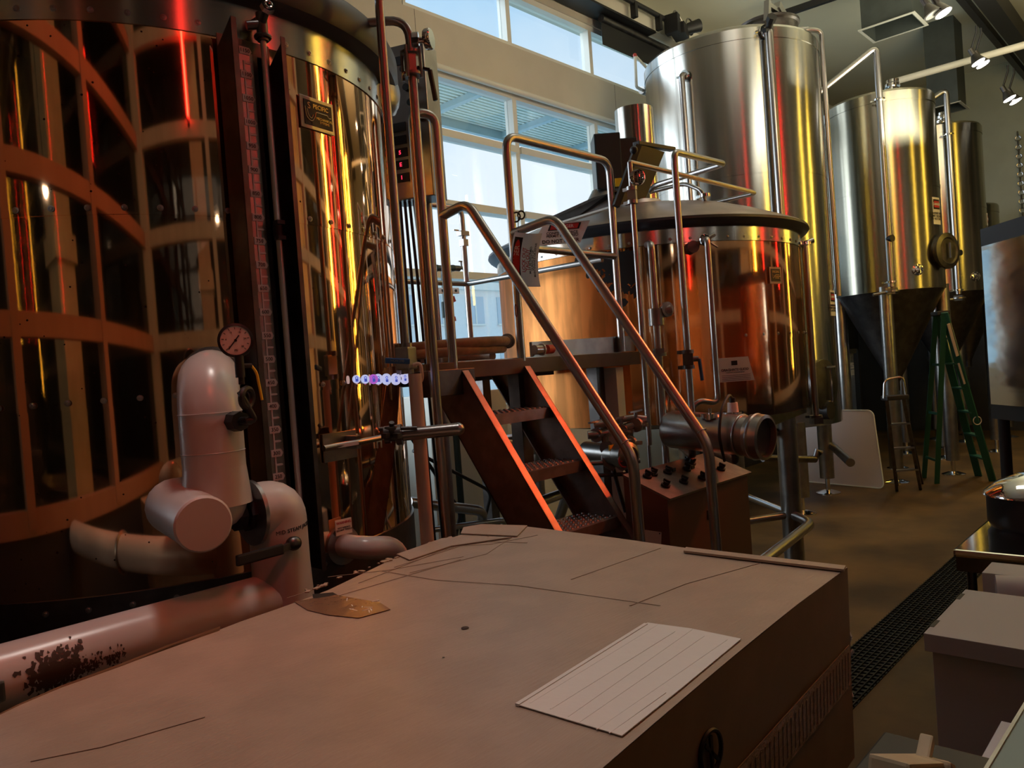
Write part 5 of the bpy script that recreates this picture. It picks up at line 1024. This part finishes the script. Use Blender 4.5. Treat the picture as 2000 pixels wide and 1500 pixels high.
for (T_, C, px, px1, zc_, ym, py0, py1) in ((tb_, CB, 1715, 1650, zB1, 560, 95, 560), (tc_, CCx, 1842, 1820, zC1, 575, 178, 575)):
    P = onC(px+9, 300, C, RB); n = Vector((P.x-C[0], P.y-C[1], 0)).normalized(); Q = Vector((C[0], C[1], 0))+n*(RB+.10); D = Q.x*_F[0]+Q.y*_F[1]
    za, zb = at(px, py0, D).z, at(px+(py1-py0)*.062, py1, D).z; e = Vector((C[0], C[1], zc_+.1))
    E2 = Vector((Q.x-.55*_R0[0], Q.y-.55*_R0[1]+.3, zc_+.04))
    bm = B(); tube(bm, [Vector((Q.x, Q.y, zb)), Vector((Q.x, Q.y, za)), E2], .042, .1, 16); o = obj('vent_pipe', bm, 'pipe', T_)
    for pz in (.22, .98): 
        bm = B(); z = za+(zb-za)*pz; bar(bm, Vector((Q.x, Q.y, z)), Vector((Q.x, Q.y, z))-n*.1, .03, .02); clamp(bm, Vector((Q.x, Q.y, z)), (0, 0, 1), .045); obj('bracket', bm, 'chrome', o)
    bm = B(); z = za+(zb-za)*.80; cyl(bm, Vector((Q.x, Q.y, z)), Vector((Q.x, Q.y, z))+n*.07+Vector((_R0[0], _R0[1], 0))*.05, .045); obj('pipe_knob', bm, 'rubber', o)
    bm = B(); z = zb-.06; box(bm, (Q.x, Q.y, z), (.12, .12, .08)); tube(bm, [Vector((Q.x, Q.y, z)), Vector((Q.x-.25*_R0[0], Q.y-.25*_R0[1], z-.03))], .02); clamp(bm, Vector((Q.x, Q.y, z)), (0, 0, 1), .06); obj('bottom_valve', bm, 'satin', o)
    # top fitting
    q = Vector((C[0]+_R0[0]*.2, C[1]+_R0[1]*.2, zc_+.13)); bm = B()
    for k, (r_, h) in enumerate(((.13, .02), (.07, .08), (.11, .10), (.06, .16), (.10, .18), (.085, .24))): cyl(bm, q+Vector((.02*k, 0, h-.02)), q+Vector((.02*k, 0, h+.02)), r_)
    bar(bm, q-Vector((.2, 0, -.06)), q+Vector((.2, 0, .05)), .03, .03); obj('pressure_valve', bm, 'chrome', T_)
    bm = B(); e1 = Vector((C[0]+_R0[0]*(RB+.04), C[1]+_R0[1]*(RB+.04), 0)); tube(bm, [q+Vector((.1, 0, .06)), Vector((e1.x, e1.y, zc_+.14)), Vector((e1.x, e1.y, zc_-.3))], .02, .08); obj('overflow_pipe', bm, 'pipe', T_)
# B manway + sample valve
P = onC(1838, 492, CB, RB); n = Vector((P.x-CB[0], P.y-CB[1], 0)).normalized()
bm = B(); lathe(bm, [(.20, -.05), (.21, .05), (.24, .07), (.24, .10), (.18, .115), (.16, .10), (0, .10)], P, n+Vector((-.35, -.2, 0)), 40); mw = obj('manway', bm, 'darksteel', tb_, 'dark oval manway door')
bm = B(); n2 = (n+Vector((-.35, -.2, 0))).normalized(); bar(bm, P+n2*.13+Vector((0, 0, .1)), P+n2*.13-Vector((0, 0, .1)), .02, .03); obj('manway_latch', bm, 'chrome', mw)
for T_, C, px, py in ((tb_, CB, 1792, 527), (tc_, CCx, 1905, 540)):
    P = onC(px, py, C, RB); n = Vector((P.x-C[0], P.y-C[1], 0)).normalized(); bm = B(); lathe(bm, [(.075, -.01), (.075, .012), (.05, .02), (.05, .05), (0, .06)], P, n, 28); obj('sample_port', bm, 'chrome', T_)
# ------------------------------------------------------------------ leaning boards, ladders, framed panel
t = thing('leaning_board', 'large off white plastic board with rounded corners standing on the floor', 'board', onZ(1650, 955, 0))
a, b = onZ(1576, 942, 0), onZ(1727, 956, 0); zt_ = 1.0
a3 = a-(b-a)*.25; zt_ = H+(at(1700, 806, 1).z-H)*((b.x*_F[0]+b.y*_F[1]))
bk = Vector((.35*_F0[0], .35*_F0[1], 0))*.5; dx = (b-a3); Lw = dx.length; dxn = dx.normalized(); upv = (Vector((0, 0, zt_))+bk); Lh = upv.length; upn = upv.normalized(); rc = .08; poly = []
for cx_, cy_, a0 in ((Lw-rc, Lh-rc, 0), (rc, Lh-rc, 90), (rc, rc, 180), (Lw-rc, rc, 270)):
    for k in range(6): an = math.radians(a0+k*18); poly.append(a3+dxn*(cx_+rc*math.cos(an))+upn*(cy_+rc*math.sin(an))+Vector((0, 0, .012)))
bm = B(); prism(bm, poly, Vector((_F0[0], _F0[1], 0))*.05); obj('board_panel', bm, 'offwhite', t)
bm = B(); nfr = -Vector((_F0[0], _F0[1], 0))*.006; P_ = [p+nfr for p in poly]
for i in range(len(P_)): bar(bm, P_[i], P_[(i+1) % len(P_)], .012, .014)
obj('board_edge', bm, 'frame', t, 'raised pale edge')
t = thing('framed_panel', 'upright shiny steel panel in a black frame behind the white board', 'panel', at(1660, 800, 11.5))
D5 = 13.4; c0, c1, c2_, c3 = at(1641, 690, D5), at(1676, 690, D5), at(1680, 803, D5), at(1646, 803, D5)
bm = B(); x0 = Vector((c3.x, c3.y, 0)); x1 = Vector((c2_.x, c2_.y, 0)); prism(bm, [Vector((x0.x, x0.y, .35)), Vector((x1.x, x1.y, .35)), Vector((x1.x, x1.y, c1.z)), Vector((x0.x, x0.y, c0.z))], (.03, .02, 0)); obj('steel_face', bm, 'sheet', t)
bm = B(); w_ = (x1-x0).normalized()
for A2, B2 in ((Vector((x0.x, x0.y, 0)), Vector((x0.x, x0.y, c0.z+.04))), (Vector((x1.x, x1.y, 0)), Vector((x1.x, x1.y, c0.z+.04))), (Vector((x0.x, x0.y, c0.z+.02)), Vector((x1.x, x1.y, c0.z+.02))), (Vector((x0.x, x0.y, .33)), Vector((x1.x, x1.y, .33)))): bar(bm, A2-w_*0, B2, .08, .08)
obj('frame', bm, 'black', t)
def stepladder(name, label, foot, top, spread, width, mt, lab, railw, steps):
    t = thing(name, label, 'ladder', foot); foot = Vector(foot); top = Vector(top); wv = Vector(width)
    for s in (-.5, .5): 
        bm = B(); bar(bm, foot+wv*s, top+wv*s*.6, railw, .025); obj('front_rail', bm, mt, t)
        bm = B(); bar(bm, foot+Vector(spread)+wv*s*1.1, top+wv*s*.6, railw*.7, .02); obj('rear_rail', bm, mt, t)
    for k in range(1, steps+1):
        u = k/(steps+1); p = foot.lerp(top, u); w2 = wv*(.5-.2*u); bm = B(); bar(bm, p-w2, p+w2, .09, .02); obj('step', bm, 'satin' if mt == 'darksteel' else mt, t)
        if mt != 'darksteel' and k % 2: bm = B(); p = (foot+Vector(spread)).lerp(top, u); bar(bm, p-w2, p+w2, .02, .03); obj('brace', bm, mt, t)
    bm = B(); box(bm, top, (.24, .14, .05), math.atan2(wv.y, wv.x), bev=.01); obj('top_cap', bm, 'rubber', t)
    return t
lf, lt = onZ(1935, 945, 0), at(1836, 612, 9.3); lf = onZ(1925, 935, 0)
gl = stepladder('stepladder', 'tall dark green fibreglass stepladder open before the fermenters', lf, Vector((lt.x, lt.y, lt.z)), (.65*-_R0[0]+.1, .65*-_R0[1]+.1, 0), (.35*_F0[0]+.12, .35*_F0[1], 0), 'greenfib', True, .085, 6)
for (fa, fb) in ((.06, .24), (.28, .40)):
    bm = B(); wv = Vector((.35*_F0[0]+.12, .35*_F0[1], 0)); A_2 = lt.lerp(lf, fa)-wv*.32; B_2 = lt.lerp(lf, fb)-wv*.35; bar(bm, A_2+Vector((-_F0[0], -_F0[1], 0))*.03, B_2+Vector((-_F0[0], -_F0[1], 0))*.03, .05, .012, up=(-_F0[0], -_F0[1], 0)); obj('sticker', bm, 'offwhite', gl)
bm = B(); q = lt.lerp(lf, .62)-wv*.40+Vector((-_F0[0], -_F0[1], 0))*.05; torus(bm, q, (-_F0[0], -_F0[1], 0), .05, .006, 24, 6); obj('emblem', bm, 'offwhite', gl)
s1, s2 = onZ(1775, 958, 0), at(1752, 748, 8.3)
sl = stepladder('step_stool', 'small folding step stool with hoop handle beside the white board', s1, (s2.x-.1, s2.y, s2.z-.15), (.42, .1, 0), (.30*_R0[0], .30*_R0[1], 0), 'darksteel', True, .035, 3)
bm = B(); w2 = Vector((_R0[0], _R0[1], 0))*.1; tp_ = Vector((s2.x-.1, s2.y, s2.z-.15)); tube(bm, [tp_-w2*1.2, tp_-w2+Vector((0, 0, .2)), tp_+w2+Vector((0, 0, .22)), tp_+w2*1.2], .012, .06, 8); obj('hoop_handle', bm, 'satin', sl)
# stainless fridge at right
XF = 5.95; ly = onX(1926, 640, XF).y; zt_ = onX(1926, 482, XF).z; zb_ = onX(1937, 788, XF).z
t = thing('stainless_fridge', 'tall polished stainless fridge in a black surround at right edge', 'fridge', (XF, ly, 0))
fd = Vector((-.761, -.648, 0)); fn = Vector((-.648, .761, 0)); F0_ = Vector((XF, ly, 0))
def fq(a, n, z): q = F0_+fd*a+fn*n; return Vector((q.x, q.y, z))
bm = B(); prism(bm, [fq(.0, 0, zb_-.1), fq(.95, 0, zb_-.1), fq(.95, 0, zt_+.12), fq(.0, 0, zt_+.12)], -fn*.6); obj('surround', bm, 'black', t, 'black surround')
bm = B(); prism(bm, [fq(.05, .002, zb_), fq(.88, .002, zb_), fq(.88, .002, zt_), fq(.05, .002, zt_)], fn*.025); obj('steel_door', bm, 'sheet', t)
for a_, n_ in ((.05, -.05), (.88, -.05), (.05, -.55), (.88, -.55)):
    bm = B(); q = fq(a_, n_, 0); cyl(bm, q, q+Vector((0, 0, zb_-.1)), .035); obj('leg', bm, 'black', t)
# floor drain
bm = B(); a, b, c, d = onZ(1680, 1255, 0), onZ(1700, 1365, 0), onZ(1905, 1112, 0), onZ(1850, 1098, 0)
y0, y1 = 1.50, 1.80; x0, x1 = 2.6, 9.0
t = thing('floor_drain', 'long black grated floor drain running past the box', 'drain', (5, 1.65, 0))
bm = B(); bx(bm, x0, x1, y0, y1, .0, .006); obj('drain_channel', bm, 'black', t)
bm = B(); 
for k in range(9): y = y0+.01+k*(y1-y0-.02)/8; bx(bm, x0, x1, y-.003, y+.003, .006, .016)
k = 0; x = x0
while x < x1: bx(bm, x-.002, x+.002, y0, y1, .006, .014); x += .05
obj('grate_bars', bm, 'grate', t)
# stainless prep table with kit
ZT = .92
t = thing('prep_table', 'stainless steel prep table with rounded corner at right', 'table', (3.8, .3, 0))
c = onZ(1860, 1073, ZT); x0 = c.x; x1 = onZ(1935, 1005, ZT).x+.4; yl = c.y
bm = B(); bx(bm, x0, x1, -.1, yl, ZT-.035, ZT, .012); obj('table_top', bm, 'chrome', t)
bm = B(); bx(bm, x0+.01, x1-.01, -.08, yl-.01, ZT-.10, ZT-.036); obj('apron', bm, 'darksteel', t)
for x in (x0+.06, x1-.06):
    for y in (-.03, yl-.06): bm = B(); cyl(bm, (x, y, 0), (x, y, ZT-.09), .02); obj('leg', bm, 'darksteel', t)
P = onZ(1975, 1030, ZT); t = thing('covered_pot', 'black pot with shiny domed cover on the prep table', 'pot', (P.x, P.y, ZT))
q = Vector((P.x+.05, P.y-.08, ZT)); bm = B(); lathe(bm, [(0, .0), (.17, 0), (.19, .03), (.19, .16), (.2, .17)], q, seg=40); obj('pot_body', bm, 'rubber', t)
bm = B(); lathe(bm, [(.205, .165), (.2, .18), (.14, .23), (.05, .27), (0, .275)], q, seg=40); obj('cover', bm, 'chrome', t)
bm = B(); tube(bm, [q+Vector((-.06, 0, .26)), q+Vector((-.05, 0, .31)), q+Vector((.05, 0, .31)), q+Vector((.06, 0, .26))], .008, .02, 8); obj('cover_handle', bm, 'chrome', t)
# white lidded carton
ZW = 1.0
t = thing('white_carton', 'white lidded cardboard carton with slots at the lower right', 'carton', onZ(1850, 1200, ZW)-Vector((0, 0, ZW)))
w0, w1, w2, w3 = onZ(1812, 1238, ZW), onZ(1878, 1150, ZW), onZ(2120, 1190, ZW), onZ(2120, 1325, ZW)
wy = (w0.y+w1.y)/2; wx0, wx1 = w0.x, w1.x
bm = B(); bx(bm, wx0, wx1, wy-.55, wy, ZW-.055, ZW, .002); obj('carton_lid', bm, 'white', t)
bm = B(); bx(bm, wx0+.025, wx1-.01, wy-.54, wy-.015, ZW-.42, ZW-.055, .002); obj('carton_body', bm, 'white', t)
for x in (wx0+.2*(wx1-wx0), wx0+.82*(wx1-wx0)): bm = B(); bx(bm, x-.035, x+.035, wy-.012, wy+.001, ZW-.012, ZW+.001); obj('slot', bm, 'black', t)
t = thing('storage_rack', 'dark low rack carrying the white carton', 'rack', (wx0, wy-.3, 0))
bm = B(); bx(bm, wx0-.02, 3.0, -.15, wy-.02, ZW-.47, ZW-.42); obj('shelf', bm, 'black', t)
for x in (wx0+.02, 2.95):
    for y in (-.12, wy-.06): bm = B(); bx(bm, x-.02, x+.02, y-.02, y+.02, 0, ZW-.47); obj('leg', bm, 'black', t)
P = onZ(1975, 1160, ZW-.03); t = thing('paper_roll', 'pale blue paper roll lying behind the white carton', 'roll', P)
bm = B(); cyl(bm, P+Vector((.02, .05, -.02)), P+Vector((.12, -.35, -.02)), .075, seg=32); obj('roll_body', bm, 'white', t)
P = onZ(1913, 1150, ZW-.05); t = thing('small_carton', 'small white carton standing behind the lidded carton', 'carton', P)
bm = B(); bx(bm, P.x+.05, P.x+.22, P.y-.18, P.y, ZW-.42, ZW-.0, .003); obj('carton_body', bm, 'white', t)
# teal counter corner and wooden clamp at bottom right
t = thing('bar_counter', 'pale teal counter corner at the lower right frame corner', 'counter', (1.0, -.05, 0))
ZK = 1.42; k0, k1 = onZ(1925, 1505, ZK), onZ(2005, 1372, ZK)
bm = B(); dk = (k1-k0).normalized(); pn = Vector((dk.y, -dk.x, 0)); prism(bm, [k0-dk*.2, k1+dk*.4, k1+dk*.4+pn*.3, k0-dk*.2+pn*.3], (0, 0, -.03)); obj('counter_top', bm, 'teal', t)
bm = B(); bar(bm, k0-dk*.2, k1+dk*.4, .004, .004); obj('counter_edge', bm, 'satin', t)
bm = B(); q = k0+pn*.12; box(bm, (q.x, q.y, ZK/2-.02), (.1, .1, ZK-.04)); obj('counter_post', bm, 'black', t)
t = thing('wooden_clamp', 'pale wooden bracket poking up at the bottom edge', 'bracket', at(1790, 1490, 1.2))
bm = B(); bar(bm, at(1735, 1505, 1.15), at(1830, 1500, 1.35), .06, .035, bev=.006); obj('rail', bm, 'wood', t)
bm = B(); bar(bm, at(1800, 1500, 1.3), at(1812, 1440, 1.34), .022, .02, bev=.004); obj('upright', bm, 'wood', t)
bm = B(); bar(bm, at(1825, 1500, 1.28), at(1860, 1520, 1.4), .05, .03, bev=.006); obj('jaw', bm, 'wood', t)
q = at(1790, 1500, 1.25); bm = B(); bx(bm, q.x-.12, q.x+.16, q.y-.14, q.y+.1, 0, q.z-.03, .004); single('crate', 'dark crate under the pale wooden bracket at the bottom edge', 'crate', bm, 'black')
t = thing('blue_folder', 'dim blue grey card sheet low beside the teal counter', 'folder', at(1915, 1480, 1.7))
q = at(1910, 1490, 1.75); bm = B(); bx(bm, q.x-.1, q.x+.25, q.y-.25, q.y, q.z-.02, q.z, .002); obj('card', bm, 'white', t)
# ------------------------------------------------------------------ ceiling fittings
def duct(label, p, c0, c1, c2, c3, zb, h):
    a, b, c, d = [onZ(*q, zb) for q in (c0, c1, c2, c3)]
    x0, x1 = (a.x+d.x)/2, (b.x+c.x)/2
    xs = [q.x for q in (a, b, c, d)]; ys = [q.y for q in (a, b, c, d)]; x0, x1, y0, y1 = min(xs), max(xs), min(ys), max(ys)
    t = thing('ceiling_duct', label, 'duct', ((x0+x1)/2, (y0+y1)/2, zb))
    bm = B(); w = .01
    bx(bm, x0, x0+w, y0, y1, zb, h); bx(bm, x1-w, x1, y0, y1, zb, h); bx(bm, x0+w, x1-w, y0, y0+w, zb, h); bx(bm, x0+w, x1-w, y1-w, y1, zb, h); obj('duct_body', bm, 'duct', t)
    bm = B(); e_ = .04; bx(bm, x0-e_, x0, y0-e_, y1+e_, zb, zb+.01); bx(bm, x1, x1+e_, y0-e_, y1+e_, zb, zb+.01); bx(bm, x0, x1, y0-e_, y0, zb, zb+.01); bx(bm, x0, x1, y1, y1+e_, zb, zb+.01); obj('duct_flange', bm, 'ductlip', t)
    bm = B(); bx(bm, x0+w, x1-w, y0+w, y1-w, zb+.5, zb+.51); obj('duct_damper', bm, 'black', t)
duct('dark galvanised ceiling duct above the gap between the tall tanks', None, (1685, 62), (1712, 80), (1806, 50), (1778, 28), 6.1, CEIL)
duct('dark galvanised ceiling duct behind the far fermenter', None, (1822, 222), (1835, 226), (1886, 212), (1872, 200), 5.65, CEIL)
t = thing('ceiling_pipe', 'long pale pipe crossing below the ceiling above the fermenters', 'pipe', onZ(1900, 118, 5.9))
a, b = onZ(1735, 163, 5.9), onZ(2000, 88, 5.9); bm = B(); tube(bm, [a-(b-a)*.01, b+(b-a)*.8], .05); obj('pipe_run', bm, 'wall', t)
for (p0, p1, w_, lab_) in (((1880, -2), (2000, 150), .09, 'thin black lighting track along the ceiling at right'), ((1935, -2), (2010, 95), .22, 'thick dark steel beam at the ceiling corner')):
    a, b = onZ(*p0, 6.62), onZ(*p1, 6.62); b = Vector((b.x, a.y, b.z)); bm = B(); bar(bm, a-Vector((1.5, 0, 0)), Vector((XE-.05, a.y, a.z)), w_, w_*1.3); single('ceiling_beam', lab_, 'beam', bm, 'black')
a, b = at(1538, 24, 9.6), at(1625, -4, 9.2); a = onZ(1540, 24, 6.75); b = onZ(1622, -4, 6.75); bm = B(); bar(bm, a+(a-b)*.3, b+(b-a)*2, .07, .09); single('ceiling_strut', 'black strut reaching from the ceiling to the top of the tallest tank', 'beam', bm, 'black')
def lamp(px, py, D, label, lit=True):
    P = at(px, py, D); t = thing('spot_lamp', label, 'lamp', P, 'ceiling spot lamps')
    del t['group']
    d = Vector((.35*_R0[0]*1-.25*_F0[0], .35*_R0[1]-.25*_F0[1], -1)).normalized()
    bm = B(); cyl(bm, P-d*.22, P-d*.12, .035); lathe(bm, [(.035, -.13), (.05, -.1), (.085, -.02), (.095, 0), (.088, 0), (.03, -.09)], P, d, 28); obj('lamp_shade', bm, 'darksteel', t)
    bm = B(); tube(bm, [P-d*.2, Vector((P.x, P.y, P.z+.42)), Vector((P.x, P.y, CEIL if False else P.z+.5))], .014); obj('lamp_arm', bm, 'black', t)
    bm = B(); lathe(bm, [(0, .004), (.082, .004), (.082, -.01)], P, d, 24); obj('lamp_face', bm, 'bulb' if lit else 'satin', t)
    if lit: spot('spot_light', P+d*.05, P+d*2, 42, (1, .86, .60), 100, .1)
lamp(1822, 28, 8.5, 'unlit spot lamp left of the brightest ceiling spot', False); lamp(1843, 26, 8.5, 'brightest lit spot lamp beside the ceiling duct')
lamp(1911, 122, 10.5, 'lit spot lamp just under the pale ceiling pipe'); lamp(1920, 126, 10.6, 'lit spot lamp paired right of the one under the pipe')
lamp(1972, 193, 11.5, 'lit spot lamp lowest at the right edge'); lamp(1984, 198, 11.6, 'lit spot lamp at far right of the lowest pair')
# chain
P = onX(1990, 300, XE-.08); t = thing('hoist_chain', 'hanging chain against the far wall at right', 'chain', P); bm = B(); z = onX(1985, 262, XE-.08).z; z2 = onX(1998, 480, XE-.08).z; k = 0
while z > z2: torus(bm, (P.x, P.y, z), (1, 0, 0) if k % 2 else (0, 1, 0), .045, .012, 10, 5); z -= .085; k += 1
obj('chain_links', bm, 'pipe', t)
# equipment at window head: blind, conduit and projector
t = thing('roller_blind', 'black roller blind hanging half down over the upper window', 'blind', onY(1230, 80, WY-.1))
a, b, c, d = onY(1173, 42, WY-.16), onY(1300, 96, WY-.16), onY(1300, 130, WY-.16), onY(1176, 87, WY-.16)
bm = B(); bx(bm, a.x, b.x+.8, WY-.17, WY-.165, d.z, a.z); obj('blind_fabric', bm, 'black', t)
bm = B(); cyl(bm, (a.x, WY-.17, a.z+.04), (b.x+.8, WY-.17, a.z+.04), .05); obj('blind_roller', bm, 'darksteel', t)
bm = B(); a, b = onY(1212, -6, WY-.40), onY(1330, 52, WY-.40); zq = (a.z+b.z)/2; tube(bm, [(a.x-1.5, WY-.4, zq), (b.x+.3, WY-.4, zq)], .035); 
for q in (.2, .6): x = a.x+(b.x-a.x)*q; bar(bm, (x, WY-.4, zq), (x, WY-.4, zq-.2), .08, .06)
single('conduit', 'dark conduit with clips running along the wall above the blind', 'conduit', bm, 'black')
P = onY(1328, 62, WY-.5); t = thing('flood_light', 'black unlit flood light bracket next to the top of the tallest tank', 'lamp', P)
bm = B(); box(bm, P, (.3, .2, .16), .3, bev=.01); box(bm, P+Vector((-.2, 0, .05)), (.12, .2, .26), .2, bev=.01); cyl(bm, P+Vector((.1, 0, .05)), P+Vector((.3, -.15, .12)), .07, .09); obj('housing', bm, 'rubber', t)
bm = B(); torus(bm, P+Vector((.2, -.05, .12)), (0, 1, 0), .10, .012, 20, 6); tube(bm, [P+Vector((-.2, 0, .15)), P+Vector((-.1, 0, .3)), P+Vector((.1, 0, .15))], .01, .1, 6); obj('bracket', bm, 'satin', t)
# white swing arm near window
t = thing('swing_arm', 'thin white swing arm with pink tip in front of the upper window', 'arm', onY(1240, 110, WY-.5))
yy = WY-.45; bm = B(); p = onY(1240, 108, yy); q = onY(1243, 170, yy); tube(bm, [p, q, onY(1258, 178, yy)], .02, .03, 8); tube(bm, [p, onY(1268, 138, yy)], .018, 0, 8); obj('arm_tube', bm, 'frame', t)
bm = B(); ball(bm, p, .028); obj('arm_tip', bm, 'redplastic', t)
bm = B(); q = onY(1253, 176, yy); 
for k in range(3): cyl(bm, q+Vector((.05*k, 0, 0)), q+Vector((.05*k+.02, 0, 0)), .05)
obj('arm_clamp', bm, 'satin', t)
# ------------------------------------------------------------------ outside: canopy and neighbouring building
t = thing('canopy', 'pale corrugated canopy outside the tall windows', 'canopy', (8, 7, 5))
zc0 = 5.02; yo = 8.2
zc0 = H + (onY(900, 245, yo).z-H)
bm = B(); k = 0; y = WY+.35
while y < yo: bx(bm, 2, 16, y, y+.045, zc0+.06, zc0+.10); y += .085
bx(bm, 2, 16, WY+.3, yo, zc0+.10, zc0+.12); obj('corrugated_sheet', bm, 'canopy', t)
for x in np.arange(4.2, 16, 1.61): bm = B(); bx(bm, x-.05, x+.05, WY+.3, yo, zc0-.02, zc0+.06); obj('canopy_beam', bm, 'canopyb', t)
bm = B(); bx(bm, 2, 16, yo, yo+.08, zc0-.06, zc0+.16); obj('canopy_fascia', bm, 'canopyb', t)
t = thing('apartment_building', 'pale brick building with paired windows across the street', 'building', (18, 30, -4))
YB = 26; zt_ = onY(950, 556, YB).z
bm = B(); bx(bm, 2, 45, YB, YB+8, -4, zt_); obj('facade', bm, 'building', t)
bm = B(); bx(bm, 2, 45, YB-.3, YB, zt_-.3, zt_+.1); obj('cornice', bm, 'frame', t)
for x in np.arange(12.5, 34, 2.1):
    for z in (zt_-1.9, zt_-4.2, zt_-6.5):
        bm = B(); bx(bm, x, x+1.15, YB-.05, YB, z, z+1.3); w_ = obj('window', bm, 'bwin', t); bm = B(); bx(bm, x+.55, x+.62, YB-.08, YB-.05, z, z+1.3); bx(bm, x-.05, x+1.2, YB-.12, YB-.05, z-.08, z); obj('window_frame', bm, 'frame', w_)
bm = B(); bx(bm, -30, 60, WY+.3, 60, -4.3, -4); struct('ground_outside', bm, 'building')
